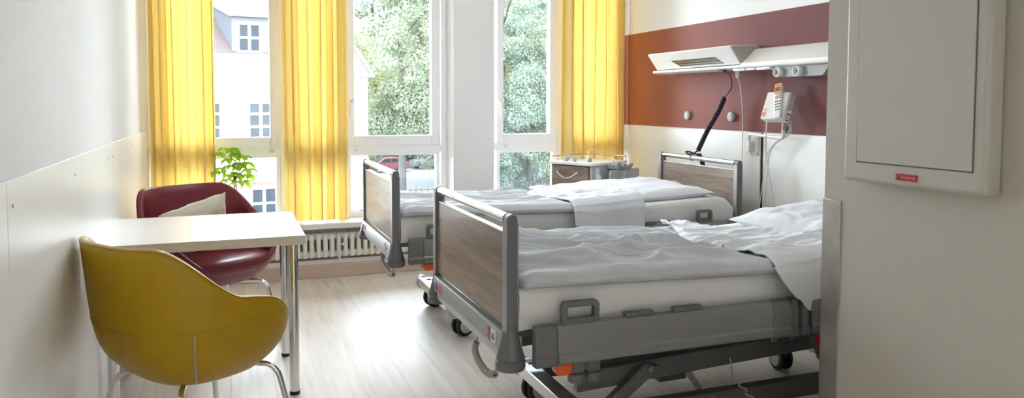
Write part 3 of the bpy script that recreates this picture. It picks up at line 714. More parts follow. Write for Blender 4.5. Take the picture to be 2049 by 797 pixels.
def duvet(o, label, seed, wr, tipk=1.0, hang=.09):
    """returns an empty-free thing: the quilt is one mesh with its turned-back flap as a child"""
    X0, X1 = .048, 1.36
    def wrinkle(x, y):
        n1 = noise.noise(Vector((x * 1.7, y * 1.9, seed + 5))); n2 = noise.noise(Vector((x * 1.9 + 9, y * 2.1, seed + 2)))
        wx = x + .12 * n1; sk = y + .11 * n2 + .18 * wx
        def rd(fx, fy, z, p):
            q = noise.noise(Vector((wx * fx, sk * fy, z))); return max(0, 1 - math.sqrt(q * q + .0009) * 2.1) ** p
        m_ = .65 + .9 * max(0, noise.noise(Vector((x * 2.3, y * 2.6, seed + 20))) + .35)
        c = noise.noise(Vector((wx * 1.3, sk * 4.0, seed + 7)))
        return wr * (m_ * (.055 * rd(1.8, 6.6, seed, 2.4) + .026 * rd(3.2, 13.5, seed + 3, 2.0) + .011 * rd(6.5, 24, seed + 9, 1.6)) + .014 * c)
    def surf(x, y, wk=1.0):
        e = min((y + .046) / .034, (BW + .046 - y) / .05, 1); e = max(0, e)
        ex = max(0, min((x - X0) / .05, 1))
        puff = math.sqrt(max(0, 1 - (1 - e) ** 2)) * math.sqrt(max(0, 1 - (1 - ex) ** 2))
        k = max(0, min(1, y / BW))
        return topz(min(x, 2.0)) + .006 + max(0, (.050 - .036 * k) * puff + (wk * wrinkle(x, y) * (1 - .45 * k) - .012) * (.12 + .88 * puff * sst(-.05, .12, y)))
    def edges(y):
        t = min(1, max(0, y / BW))
        l = 1.0 - .13 * math.sin(math.pi * min(1, t * 1.25)) * .5 + .15 * sst(.45, 1, t) + .010 * math.sin(y * 9 + seed)
        r_ = 1.46 - .22 * sst(0, .9, t)
        return l, r_
    def fn(u, v):
        x = X0 + (X1 - X0) * u
        if v < .10:
            t = v / .10; y = -.018 - .026 * math.sin(math.pi * (.12 + .88 * t) * .62); zlo = topz(x) + .004; zhi = surf(x, -.0419); z = zlo + (zhi - zlo) * t
            y -= .008 * math.sin(math.pi * t) * noise.noise(Vector((x * 7, t, seed))); return (x, y, z)
        if v > .90:
            t = (1 - v) / .10; y = BW + .018 + .026 * math.sin(math.pi * (.12 + .88 * t) * .62); zlo = topz(x) + .004; zhi = surf(x, BW + .0419); return (x, y, zlo + (zhi - zlo) * t)
        y = -.042 + (BW + .084) * (v - .10) / .80
        l = edges(y)[0]; return (x, y, surf(x, y, 1 - .62 * sst(l - .10, l + .01, x)))
    q = MB().grid(fn, 210, 260).build('duvet', M['duvet'], angle=180, solid=.008, uvs=(X1 - X0, BW + .18)); q.location = o
    tag(q, label, 'duvet')
    # turned back flap
    TOT = 1.0 + .19
    YS = -.060
    def hz(x, y, u):
        roll = .012 * sst(0, .10, u) + .010
        w2 = .014 * max(0, 1 - math.sqrt(noise.noise(Vector((x * 3 + y * 4, y * 4 - x * 2, seed + 11))) ** 2 + .004) * 2.2) ** 2 + .004 * noise.noise(Vector((x * 5, y * 5, seed + 1))) + .007 * max(0, 1 - math.sqrt(noise.noise(Vector((x * 9 + y * 6, y * 12 - x * 5, seed + 31))) ** 2 + .002) * 2.2) ** 1.6
        tip = tipk * .026 * sst(.80, .97, y / BW) * (1 - sst(.0, .22, u))
        z = surf(x, max(y, -.012), .38) + roll + w2 * sst(YS, .08, y) + tip
        return z - .030 * min(1, max(0, (.012 - y) / (.012 - YS))) ** 2.2
    def flap(u, v):
        s_ = v * TOT   # arc length, first .19 hang down the near side
        if s_ < .19:
            l, r_ = edges(0); h = .19 - s_
            l2 = l + hang * (h / .19) ** 1.5
            x = l2 + (r_ - l2) * u; z1 = hz(x, YS, u)
            bot = .560 + .020 * math.sin(u * 7 + seed)
            z = z1 - (z1 - bot) * (h / .19) * (1 - .22 * (1 - sst(0, .2, u)))
            g = (h / .19)
            yy = YS - .012 * sst(0, .05, h) - .014 * math.sin(x * 22 + 3 * h + seed) * g - .006 * noise.noise(Vector((x * 6, z * 6, seed))) * g
            return (x, yy, z)
        y = YS + (s_ - .19) * (BW + .085) / 1.0
        l, r_ = edges(y); x = l + (r_ - l) * u
        return (x, y, hz(x, y, u))
    f = MB().grid(flap, 110, 250).build('turned_back_flap', M['flap'], q, angle=180, solid=.006, uvs=(.46, TOT))
    part(f, 'paler turned-back side with small dots')
    return q
duvet(N0, 'crumpled grey dotted duvet on the bed nearest the entry', 3, 1.0)
duvet(F0, 'grey dotted duvet on the bed by the window', 8, .7, .1, .012)
def pillow(o, x, y, w, d, th, tilt, seed, label, rz=0):
    p = pad(w, d, th, 60, seed, .05, .008, .003, True).build('pillow', M['pillow'], angle=120)
    p.matrix_world = Matrix.Translation((o[0] + x, o[1] + y, topz(x) + th * .30)) @ Matrix.Rotation(rz, 4, 'Z') @ Matrix.Rotation(-tilt, 4, 'Y')
    tag(p, label, 'pillow'); return p
pillow(N0, 1.80, BW * .52, .62, .80, .12, R(4.0), 5, 'white pillow on the bed nearest the entry', R(2))
pillow(F0, 1.60, BW * .50, .84, .86, .085, R(2.9), 9, 'white pillow on the bed by the window', R(-2))

# ------------------------------------------------------------------ bedside cabinet
ang = math.atan2(.43, .906)
ns = thing('bedside_cabinet', (2.511, 5.077, 0), 'grey and walnut bedside cabinet behind the window bed', 'cabinet', ang)
# local +x = depth (away from the drawer front), local +y = along the front towards the window; origin = near front corner
W_, D_ = .40, .45
b_ = MB(); b_.box(.012, D_, .0, .022, .10, .828); b_.box(.012, D_, W_ - .022, W_, .10, .828); b_.box(D_ - .015, D_, .02, W_ - .02, .10, .828); b_.box(.02, D_, .02, W_ - .02, .10, .12); b_.box(.02, D_, .02, W_ - .02, .62, .635)
b_.build('carcass', M['palegrey'], ns, bevel=.006)
MB().prism(rrect(-.012, D_ + .012, -.012, W_ + .012, .03, 5), 'z', .83, .85).build('cabinet_top', M['white'], ns, bevel=.004)
def drawer(z0, z1, bow):
    d = MB().box(-.004, .014, .024, W_ - .024, z0, z1).build('drawer', M['walnut'], ns, bevel=.002)
    P = [Vector((-.004, W_ - .10, z1 - .042))] + [Vector((-.034 - .008 * math.sin(math.pi * k / 16), W_ - .10 - (W_ - .20) * k / 16, z1 - .045 - .045 * math.sin(math.pi * k / 16))) for k in range(17)] + [Vector((-.004, .10, z1 - .042))]
    MB().tube(P, .0065, 12).build('handle', M['alu'], d)
drawer(.668, .822, 1)
dr = MB().box(-.002, .014, .024, W_ - .024, .125, .60).build('door', M['walnut'], ns, bevel=.002)
MB().tube([(-.004, .06, .5), (-.03, .06, .5), (-.03, .06, .38), (-.004, .06, .38)], .006, 10).build('handle', M['alu'], dr)
part(MB().prism([(-.010, .612), (.016, .612), (.016, .660), (-.004, .660), (-.016, .640)], 'y', .02, W_ - .02).build('tray_edge', M['palegrey'], ns, bevel=.004), 'grey pull-out tray edge')
MB().lathe([(0, .004), (.022, .004), (.028, 0)], (-.012, .17, .640), 'x', 20, -1).build('tray_knob', M['grey'], ns)
# top rail
rl = MB(); zr = .885
rl.tube(spline([(.10, W_ + .002, .85), (.10, W_ + .002, zr - .01), (.11, W_ + .002, zr)], 4), .0055, 10)
rl.tube([(.02, W_ + .002, zr), (D_ - .02, W_ + .002, zr), (D_ + .002, W_ - .02, zr), (D_ + .002, .02, zr), (D_ - .01, .004, zr), (D_ - .16, .0, zr - .004), (D_ - .175, .0, zr - .014), (D_ - .18, .0, .85)], .0055, 10)
for x, y in ((D_ - .01, .006), (D_ * .5, W_ + .002), (D_, W_ - .01)): rl.tube([(x, y, .85), (x, y, zr)], .005, 8)
rl.build('gallery_rail', M['alu'], ns)
# side socket plate
sp = MB(); sp.box(.06, .10, -.008, .0, .655, .815); sp.build('side_plate', M['white'], ns, bevel=.003)
sb = MB().box(.065, .095, -.028, -.006, .69, .76).build('plate_catch', M['white'], ns, bevel=.004)
# folding side table with its hinge
st_ = MB().prism(rrect(.13, .50, .47, .795, .02, 4), 'y', -.085, -.067).build('folding_table', M['palegrey'], ns, bevel=.003)
hz = MB(); hz.tube([(.29, -.062, .42), (.29, -.062, .79)], .036, 24); hz.build('table_column', M['palegrey'], ns)
hg = MB(); hg.box(.20, .36, -.07, -.002, .80, .835); hg.tube([(.235, -.09, .822), (.235, -.004, .822)], .030, 20); hg.tube([(.29, -.10, .812), (.29, -.03, .812)], .024, 18); hg.prism([(.29, .79), (.36, .79), (.41, .832), (.40, .838), (.34, .822), (.29, .826)], 'y', -.10, -.06); hg.build('table_hinge', mat('grey_hinge', (.33, .345, .36), .4, var=.03), ns, bevel=.006)
for sx in (.05, D_ - .05):
    for sy in (.05, W_ - .05):
        c = MB(); c.lathe([(0, -.012), (.032, -.012), (.036, 0), (.032, .012), (0, .012)], (sx, sy, .036), 'y', 20); c.box(sx - .012, sx + .012, sy - .018, sy + .018, .05, .102); c.build('castor', M['grey'], ns, bevel=.002)
# plugs on the cabinet
Mns = Matrix.Translation((2.511, 5.077, 0)) @ Matrix.Rotation(ang, 4, 'Z')
def plug(p, d, cable, label):
    o = thing('power_plug', Mns @ Vector((p[0], p[1], .85)), label, 'plug', ang)
    a = math.atan2(d[1], d[0]); Mr = Matrix.Translation((0, 0, .019)) @ Matrix.Rotation(a, 4, 'Z')
    m = MB(); m.lathe([(0, -.004), (.018, -.004), (.0185, 0), (.0185, .02), (.012, .034), (.007, .046), (0, .046)], (0, 0, 0), 'x', 20, -1); m.v = [tuple(Mr @ Vector(v_)) for v_ in m.v]
    m.build('plug_body', M['palegrey'], o)
    m = MB(); m.tube([(.0, .0095, 0), (.024, .0095, 0)], .0024, 8); m.tube([(.0, -.0095, 0), (.024, -.0095, 0)], .0024, 8); m.v = [tuple(Mr @ Vector(v_)) for v_ in m.v]
    m.build('pin', M['chrome'], o)
    if cable:
        Q = [Mr @ Vector((-.044, 0, 0))] + [Vector((c[0] - p[0], c[1] - p[1], c[2])) for c in cable]
        MB().tube(spline(Q, 8), .0034, 8).build('flex', M['cable'], o)
    return o
plug((.06, .30), (-1, .3), None, 'pale power plug on the cabinet top at the window end')
plug((.075, .215), (-.8, -.6), [(.16, .25, .012), (.26, .33, .006), (.36, .35, .004)], 'pale power plug lying between two others on the cabinet')
plug((.10, .09), (-.55, -.8), [(.17, .16, .055), (.24, .20, .085), (.31, .19, .075), (.36, .17, .03), (.38, .165, .004)], 'pale power plug with a raised looping flex on the cabinet')

# ------------------------------------------------------------------ bed head unit
un = thing('bedhead_unit', (XR, 3.7, 1.5), 'white bedhead supply unit with reading lamp on the burgundy band', 'wall unit')
def wb(mb, *a, **k):   # world coordinates -> local of an unrotated parent
    o = Vector(k.pop('o')); mb.v = [tuple(Vector(v_) - o) for v_ in mb.v]; return mb.build(*a, **k)
UO = (XR, 3.7, 1.5); YE = 2.10
wb(MB().prism([(3.195, 1.532), (3.195, 1.646), (3.168, 1.646), (3.150, 1.640), (3.052, 1.552), (3.050, 1.532)], 'y', YE, 4.06), 'supply_channel', M['offwhite'], un, bevel=.002, o=UO)
wb(MB().prism([(3.195, 1.516), (3.195, 1.5425), (3.065, 1.5425), (3.036, 1.540), (3.030, 1.532), (3.036, 1.522), (3.07, 1.516)], 'y', YE, 5.09), 'front_lip', M['white'], un, bevel=.0015, o=UO)
LA, LB = (2.970, 1.656), (3.052, 1.546)
lamp = wb(MB().prism([(3.195, 1.546), (3.195, 1.672), (3.16, 1.672), (2.978, 1.664), LA, LB], 'y', 4.06, 5.06), 'reading_lamp', M['white'], un, bevel=.003, o=UO)
ec = wb(MB().prism([(3.195, 1.546), (3.195, 1.668), (3.16, 1.668), (2.982, 1.660), (2.976, 1.655), (3.054, 1.549)], 'y', 4.045, 4.062), 'end_cap', mat('beige_grey_cap', (.40, .385, .35), .45, var=.02), lamp, bevel=.002, o=UO)
def onface(t, off): return (LA[0] + (LB[0] - LA[0]) * t - off * .774, LA[1] + (LB[1] - LA[1]) * t - off * .633)
a1, a2 = onface(.47, .0015), onface(.90, .0015); a3, a4 = onface(.90, -.004), onface(.47, -.004)
g = MB(); Vg = []
for (yA, yB, q) in ((4.80, 4.27, a1), (4.72, 4.21, a2), (4.72, 4.21, a3), (4.80, 4.27, a4)): Vg += [(q[0], yA, q[1]), (q[0], yB, q[1])]
g.add(Vg, [(0, 1, 3, 2), (4, 5, 7, 6), (0, 2, 4, 6), (1, 7, 5, 3), (0, 6, 7, 1), (2, 3, 5, 4)])
part(wb(g, 'louvre', M['honey'], lamp, smooth=False, o=UO), 'honeycomb metal louvre')
# small socket covers under the lip
for y0, y1, zz in ((4.00, 4.12, .012), (3.90, 3.985, .010), (3.80, 3.885, .013), (3.765, 3.80, .008)):
    wb(MB().box(3.04, 3.12, y0, y1, 1.516 - zz, 1.518), 'socket_cover', M['white'], un, bevel=.003, o=UO)
gh = MB().prism([(3.79, 1.518), (3.70, 1.452), (3.36, 1.452), (3.335, 1.47), (3.30, 1.518)], 'x', 3.065, 3.17)
gp = wb(gh, 'gas_housing', mat('grey_housing', (.24, .24, .23), .42, var=.02), un, bevel=.004, o=UO)
for y in (3.70, 3.535):
    c = (3.062, y, 1.483)
    o_ = wb(MB().lathe([(0, -.012), (.028, -.012), (.029, .02), (.0275, .026), (.0245, .026), (.0245, .018), (0, .018)], c, 'x', 28, -1), 'gas_outlet', M['white'], un, o=UO)
    wb(MB().lathe([(.0, .020), (.0235, .020), (.0235, .010), (0, .010)], c, 'x', 24, -1), 'outlet_ring', M['dark'], o_, o=UO)
    wb(MB().lathe([(.0135, .021), (.0145, .0235), (.017, .0235), (.018, .020), (.0135, .019)], c, 'x', 24, -1), 'outlet_collar', M['palegrey'], o_, o=UO)
    wb(MB().box(c[0] - .024, c[0] - .02, y - .007, y + .007, 1.473, 1.493), 'outlet_key', M['black'], o_, o=UO)
# wall push buttons
for y, lb in ((4.846, 'round white button on the burgundy band below the lamp louvre'), (4.322, 'round white button on the burgundy band beside the white lamp cord')):
    o = thing('round_button', (XR - .004, y, 1.2075), lb, 'button')
    MB().lathe([(0, .026), (.024, .026), (.031, .022), (.033, .014), (.033, .004), (.030, 0), (0, 0)], (0, 0, 0), 'x', 32, -1).build('button_body', M['cabinet'], o)
    MB().lathe([(.017, .0262), (.0175, .0275), (.0195, .0275), (.020, .0255)], (0, 0, 0), 'x', 28, -1).build('ring', M['palegrey'], o)
    MB().lathe([(0, .028), (.006, .028), (.007, .0255)], (0, 0, 0), 'x', 16, -1).build('centre_mark', M['palegrey'], o)
# black coiled lead from the lamp to the headboard
cd = thing('coiled_lead', (3.09, 4.20, 1.50), 'black coiled lead running from the lamp to the headboard rail', 'cable')
CO = (3.09, 4.20, 1.50)
wb(MB().tube(spline([(3.06, 4.235, 1.516), (3.05, 4.20, 1.503), (3.06, 4.165, 1.47), (3.08, 4.185, 1.40), (3.09, 4.27, 1.335)], 8), .0042, 8), 'straight_lead', M['black'], cd, o=CO)
wb(MB().tube(helix([(3.09, 4.27, 1.335), (3.085, 4.33, 1.24), (3.05, 4.40, 1.11), (3.02, 4.46, .975)], .0135, .0092, 9), .0046, 6), 'coil', M['black'], cd, o=CO)
wb(MB().tube(spline([(3.02, 4.46, .975), (2.99, 4.47, .955), (2.955, 4.475, .95), (2.95, 4.50, .965), (2.975, 4.50, .965), (3.0, 4.46, .95), (3.02, 4.44, .945)], 6), .0055, 8), 'knot', M['black'], cd, o=CO)
wb(MB().tube(helix([(3.02, 4.455, .955), (3.035, 4.43, .90), (3.04, 4.42, .82)], .0125, .0092, 9), .0046, 6), 'coil_tail', M['black'], cd, o=CO)
wb(MB().box(3.045, 3.075, 4.225, 4.27, 1.503, 1.520), 'lead_plug', M['black'], cd, bevel=.004, o=CO)
wb(MB().tube([(2.9735 + .0205 * math.cos(R(a)), 4.462, .9265 + .0205 * math.sin(R(a))) for a in range(0, 360, 30)], .0035, 8, closed=True), 'strap', M['palegrey'], cd, o=CO)
# white pull cord
wc = thing('lamp_cord', (3.12, 4.17, 1.50), 'thin white cord hanging from the lamp behind the headboard', 'cord')
WO = (3.12, 4.17, 1.50)
wb(MB().tube(spline([(3.12, 4.172, 1.48), (3.13, 4.155, 1.40), (3.15, 4.158, 1.25), (3.16, 4.165, 1.05), (3.16, 4.168, .70)], 8), .0033, 8), 'cord', M['cable'], wc, o=WO)
wb(MB().lathe([(0, .022), (.012, .022), (.014, .015), (.013, -.018), (.006, -.032), (0, -.032)], (3.12, 4.175, 1.492), 'z', 16), 'cord_plug', M['white'], wc, o=WO)

# ------------------------------------------------------------------ bedside telephone on its swing arm
br = thing('swing_arm', (XR - .014, 4.075, 1.03), 'white tubular swing arm on a screwed wall plate holding the telephone', 'bracket')
AO = (XR - .014, 4.075, 1.03)
pp = wb(MB().box(3.178, 3.186, 4.028, 4.105, .965, 1.085), 'wall_plate', M['offwhite'], br, bevel=.002, o=AO)
for y in (4.036, 4.097):
    for z in (.975, 1.075): wb(MB().lathe([(0, .002), (.004, .002), (.005, 0)], (3.178, y, z), 'x', 10, -1), 'screw', M['screw'], pp, o=AO)
wb(MB().box(3.135, 3.178, 4.065, 4.098, .985, 1.055), 'hinge_block', M['offwhite'], br, bevel=.006, o=AO)
wb(MB().tube(spline([(3.150, 4.085, 1.0), (3.150, 4.085, 1.075), (3.148, 4.078, 1.094), (3.145, 4.055, 1.10), (3.125, 3.90, 1.097), (3.105, 3.735, 1.093), (3.10, 3.708, 1.098), (3.098, 3.700, 1.12), (3.098, 3.700, 1.20)], 8), .0105, 14), 'arm_tube', M['offwhite'], br, o=AO)
wb(MB().lathe([(0, .018), (.010, .018), (.012, .008), (.012, -.01), (0, -.01)], (3.098, 3.683, 1.15), 'y', 12, -1), 'clamp_knob', M['grey'], br, o=AO)
ph = thing('telephone', (3.085, 3.732, 1.275), 'white corded telephone on a swing arm above the nearer bed', 'telephone')
ph.rotation_euler = (0, 0, R(13))
Mt = Matrix.Rotation(R(23), 4, 'Y')   # bottom swings out towards the room
def pb(mb, name, m_, par, **k):
    mb.v = [tuple(Mt @ Vector(v_)) for v_ in mb.v]; return mb.build(name, m_, par, **k)
pb(MB().prism(rrect(-.084, .084, -.088, .088, .012, 4), 'x', -.030, .024), 'base', M['offwhite'], ph, bevel=.004)
pb(MB().prism(rrect(-.079, .004, -.084, .084, .010, 4), 'x', -.036, -.030), 'raised_cover', M['offwhite'], ph, bevel=.003)
pb(MB().box(-.033, -.029, .054, .078, -.07, -.045), 'red_sticker', mat('red_white_sticker', (.75, .25, .25), .5), ph, smooth=False)
pb(MB().box(-.033, -.029, .056, .076, -.035, -.02), 'orange_sticker', mat('orange_sticker', (.8, .45, .25), .5), ph, smooth=False)
for z in (-.085, -.045): pb(MB().lathe([(0, .008), (.004, .008), (.004, 0)], (-.005, -.084, z), 'y', 10, -1), 'side_button', M['black'], ph)
pb(MB().lathe([(0, .018), (.009, .018), (.010, .0)], (0, -.084, -.03), 'y', 12, -1), 'side_key', M['offwhite'], ph)
# handset, slightly turned in its cradle
Mh = Matrix.Translation((-.042, -.026, .022)) @ Matrix.Rotation(R(-15), 4, 'X')
def hb(mb, name, m_, par, **k):
    mb.v = [tuple(Mt @ Mh @ Vector(v_)) for v_ in mb.v]; return mb.build(name, m_, par, **k)
prof = [(-.112, .018, .012), (-.10, .022, .016), (-.05, .024, .016), (.03, .024, .015), (.09, .026, .017), (.108, .024, .014), (.116, .017, .009)]
rings = []
for z, hw, th in prof: rings.append([(x, y, z) for y, x in rrect(-hw, hw, -th, th * .6, min(hw, th) * .5, 3)])
hs = hb(MB().loft(rings), 'handset', M['white'], ph, angle=50)
hb(MB().prism(rrect(-.0215, .0215, .040, .110, .010, 3), 'x', -.0195, -.014), 'handset_face', mat('orange_face', (.82, .35, .10), .4), hs, bevel=.001)
hb(MB().box(-.0205, -.0185, -.015, .015, .060, .086), 'display', mat('lcd_grey', (.10, .11, .10), .2), hs, smooth=False)
hb(MB().box(-.0203, -.0185, -.006, .006, .094, .102), 'earpiece', M['red'], hs, smooth=False)
kp = MB()
for i in range(3):
    for j in range(4): kp.box(-.0192, -.015, -.0145 + i * .0125 - .0035, -.0145 + i * .0125 + .0045, -.062 + j * .018 - .003, -.062 + j * .018 + .004)
hb(kp, 'keypad', M['grey'], hs, bevel=.001)
k2 = MB()
for i in range(3): k2.box(-.0192, -.015, -.0145 + i * .0125 - .003, -.0145 + i * .0125 + .004, .012, .018); k2.box(-.0192, -.015, -.0145 + i * .0125 - .003, -.0145 + i * .0125 + .004, .024, .030)
hb(k2, 'function_keys', M['orange'], hs, bevel=.001)
PO = Vector((3.085, 3.732, 1.275))
def cab(pts, label, nm='phone_cable'):
    o = MB().tube(spline(pts, 8), .0034, 8).build(nm, M['cable']); o.parent = ph; o.matrix_parent_inverse = Matrix.Identity(4)
    for v_ in o.data.vertices: v_.co = v_.co - PO
    return o
cab([(3.035, 3.775, 1.20), (3.05, 3.79, 1.10), (3.12, 3.84, .98), (3.15, 3.82, .78), (3.15, 3.785, .60), (3.15, 3.78, .45)], '')
cab([(3.09, 3.665, 1.20), (3.10, 3.67, 1.13), (3.11, 3.77, 1.06), (3.13, 3.84, .99), (3.15, 3.88, .85), (3.15, 3.91, .65), (3.15, 3.95, .50), (3.15, 3.95, .40)], '')
cab([(3.10, 3.655, 1.20), (3.105, 3.665, 1.12), (3.12, 3.775, 1.055), (3.135, 3.83, .98), (3.15, 3.855, .84), (3.15, 3.87, .68), (3.15, 3.885, .50), (3.15, 3.885, .40)], '')

# ------------------------------------------------------------------ cabinet and corner guard on the bathroom wall
cg = MB(); cg.box(1.7965, 1.7995, 1.875, 1.9515, .06, .997); cg.box(1.7965, 1.875, 1.9485, 1.9515, .06, .997)
tag(cg.build('corner_guard', M['steel'], bevel=.001), 'brushed steel guard on the bathroom wall corner', 'corner guard')
wc_ = thing('wall_cabinet', (1.8, 1.55, 1.07), 'flat grey-white wall cabinet with a red nameplate', 'cabinet')
KO = (1.8, 1.55, 1.07); xf = 1.737
f = MB(); y0, y1, z0, z1 = 1.348, 1.812, 1.073, 1.92
f.box(xf + .004, 1.8, y0, y1, z0, z1)
wb(f, 'housing', M['cabinet'], wc_, bevel=.012, seg=3, o=KO)
f = MB(); f.box(xf, xf + .006, 1.384, 1.757, 1.133, 1.86)
wb(f, 'door', M['cabinet'], wc_, bevel=.002, o=KO)
f = MB(); f.box(xf + .0025, xf + .0045, 1.381, 1.760, 1.1295, 1.8635)
wb(f, 'door_gap', M['dark'], wc_, smooth=False, o=KO)
lp = wb(MB().box(xf + .001, xf + .0045, 1.545, 1.615, 1.090, 1.109), 'nameplate', M['red'], wc_, bevel=.001, o=KO); part(lp, 'red nameplate')
pt_ = MB()
for k, w_ in enumerate((.005, .004, .006, .005, .004, .005)): pt_.box(xf + .0003, xf + .0012, 1.594 - k * .0072 - w_, 1.594 - k * .0072, 1.0975, 1.1025)
wb(pt_, 'nameplate_print', mat('pale_red_print', (.65, .25, .25), .5), lp, smooth=False, o=KO)
for y in (1.5495, 1.6105): wb(MB().lathe([(0, .003), (.003, .003), (.004, 0)], (xf + .001, y, 1.0995), 'x', 10, -1), 'nameplate_screw', M['screw'], lp, o=KO)

# ------------------------------------------------------------------ outside
GZ = -5.5
struct(MB().box(-90, 140, 8, 150, GZ - .3, GZ).build('ground', M['asphalt'], smooth=False), 'grey road surface outside the windows', 'ground')
struct(MB().box(-90, 140, 77, 150, GZ, GZ + .08).build('lawn', M['lawn'], smooth=False), 'green verge beyond the road', 'lawn')
# house
hA = R(10); HO = (6.19, 36.0, 0)
ho = thing('house', HO, 'white house with a tiled roof and a slate dormer', 'house', hA)
hw = MB(); hw.box(-15, 0, 0, 9.5, GZ, 2.62); hw.build('house_wall', M['plaster'], ho, smooth=False)
ez, rs = 2.60, 1.19
def rp(u, w_): return (u, w_, ez + rs * w_)
rf = MB(); e = .22; wr_ = 4.75
Ve = [(-15.25, -e, ez - e * rs * .4), (.22, -e, ez - e * rs * .4), (.22, 9.5 + e, ez - .1), (-15.25, 9.5 + e, ez - .1), (-13.0, wr_, ez + rs * wr_), (-1.85, wr_, ez + rs * wr_)]
rf.add(Ve, [(0, 1, 5, 4), (1, 2, 5), (2, 3, 4, 5), (3, 0, 4), (0, 3, 2, 1)])
rf.build('roof', M['tiles'], ho, smooth=False)
gt = MB(); gt.tube([(-15.25, -e - .05, ez - .13), (.25, -e - .05, ez - .13)], .07, 10); gt.tube([Ve[1], Ve[5]], .06, 8); gt.build('gutter', M['zinc'], ho)
dm = MB(); w0 = .66
A = [(-5.90, w0, 3.36), (-4.30, w0, 3.36), (-4.30, w0, 5.0), (-5.90, w0, 5.0), (-6.75, 3.1, 5.85), (-3.95, 3.1, 5.85), (-6.2, 3.1, 3.4), (-4.1, 3.1, 3.4)]
dm.add(A, [(0, 1, 2, 3), (0, 3, 4, 6), (1, 7, 5, 2), (3, 2, 5, 4), (4, 5, 7, 6), (0, 6, 7, 1)])
dmo = dm.build('dormer', M['slate'], ho, smooth=False)
dr_ = MB(); dr_.add([(-6.05, w0 - .25, 4.99), (-4.18, w0 - .25, 4.99), (-3.75, 3.3, 6.05), (-6.95, 3.3, 6.05), (-6.05, w0 - .25, 5.09), (-4.18, w0 - .25, 5.09), (-3.75, 3.3, 6.15), (-6.95, 3.3, 6.15)], [(0, 1, 2, 3), (4, 7, 6, 5), (0, 4, 5, 1), (1, 5, 6, 2), (2, 6, 7, 3), (3, 7, 4, 0)])
dr_.build('dormer_roof', M['zinc'], dmo, smooth=False)
def hwin(x0, x1, z0, z1, w_, par, cols=2, rows=2):
    f = MB(); bt = .11
    f.box(x0, x1, w_ - .05, w_ + .02, z0, z0 + bt); f.box(x0, x1, w_ - .05, w_ + .02, z1 - bt, z1)
    xs = [x0 + (x1 - x0 - bt) * k / cols for k in range(cols + 1)]
    for x in xs: f.box(x, x + bt, w_ - .05, w_ + .02, z0 + bt, z1 - bt)
    for k in range(1, rows): z = z0 + (z1 - z0) * k / rows; f.box(x0 + bt, x1 - bt, w_ - .048, w_ + .018, z - .04, z + .04)
    o = f.build('house_window', M['white'], par, smooth=False)
    MB().box(x0 + .05, x1 - .05, w_ - .02, w_ - .005, z0 + .05, z1 - .05).build('pane', M['pane'], o, smooth=False)
hwin(-5.70, -4.63, 3.42, 4.78, w0, ho)
for x0, x1 in ((-5.45, -4.30), (-7.6, -6.46), (-9.8, -8.66), (-3.3, -2.15), (-12, -10.86)):
    hwin(x0, x1, -.36, 1.34, 0, ho, 2, 3); MB().box(x0 - .1, x1 + .1, -.03, .02, 1.38, 1.54).build('lintel', M['lintel'], ho, smooth=False)
    hwin(x0 + .06, x1 + .12, -3.9, -2.42, 0, ho, 2, 2); MB().box(x0 - .1, x1 + .1, -.03, .02, -2.38, -2.22).build('lintel', M['lintel'], ho, smooth=False)
# trees
def tree_mesh(seed, rad, h0, h1, mat_, nq, q):
    r = random.Random(seed); m = MB(); cl = []
    for k in range(70):
        z = r.uniform(h0, h1); f = math.sin(math.pi * min(.97, max(.06, (z - h0) / (h1 - h0)))) ** .6
        a = r.random() * 6.283; d = rad * f * math.sqrt(r.uniform(.15, 1)); cl.append((d * math.cos(a), d * math.sin(a), z, r.uniform(.55, 1.25) * rad * .30))
    for k in range(nq):
        c = cl[r.randrange(len(cl))]; n = Vector((r.gauss(0, 1), r.gauss(0, 1), r.gauss(0, 1))).normalized()
        p = Vector(c[:3]) + n * c[3] * r.uniform(.55, 1.05); p.z -= .35 * c[3] * (n.x * n.x + n.y * n.y)
        nn = (n + Vector((r.gauss(0, .6), r.gauss(0, .6), r.gauss(0, .6) + .3))).normalized(); u = nn.orthogonal().normalized(); u = (Matrix.Rotation(r.random() * 6.28, 3, nn) @ u); v_ = nn.cross(u)
        s_ = q * r.uniform(.6, 1.3); m.add([p - u * s_ - v_ * s_ * .15, p - v_ * s_ * .55, p + u * s_, p + v_ * s_ * .55], [(0, 1, 2, 3)])
    return m
def tree(seed, loc, rad, h, mat_, label, nq=9000, q=.17, low=.28, trunk=True):
    t = thing('tree', loc, label, 'tree', seed * 1.3)
    tree_mesh(seed, rad, h * low, h, mat_, nq, q).build('foliage', M[mat_], t, smooth=False, fix=False)
    tk = MB(); tk.tube(spline([(0, 0, 0), (.1, 0, h * .3), (-.1, .1, h * .6), (.05, 0, h * .9)], 6), [.32 * (1 - .85 * k / 18) for k in range(19)], 8)
    r = random.Random(seed)
    for k in range(7):
        a = r.random() * 6.28; z = h * r.uniform(.3, .7); tk.tube([(0, 0, z), (math.cos(a) * rad * .4, math.sin(a) * rad * .4, z + h * .08), (math.cos(a) * rad * .75, math.sin(a) * rad * .75, z + h * .12)], [.11, .07, .03], 6)
    tk.build('trunk', M['bark'], t); return t
tree(1, (12.6, 58, GZ), 4.6, 19, 'leaf_pale', 'tall pale feathery tree with a bare trunk beside the house', 62474, 0.099, .26)
tree(2, (9.9, 66, GZ), 4.2, 13, 'leaf_yellow', 'low yellow-green tree just behind the house gable', 37485, 0.104, .2)
tree(3, (17.6, 62, GZ), 4.8, 18, 'leaf_pale', 'pale leafy tree next to the window pillar', 45813, 0.104, .15)
tree(4, (23.0, 64, GZ), 5.0, 22, 'leaf_blue', 'tall bluish tree filling the narrow window', 62474, 0.099, .12)
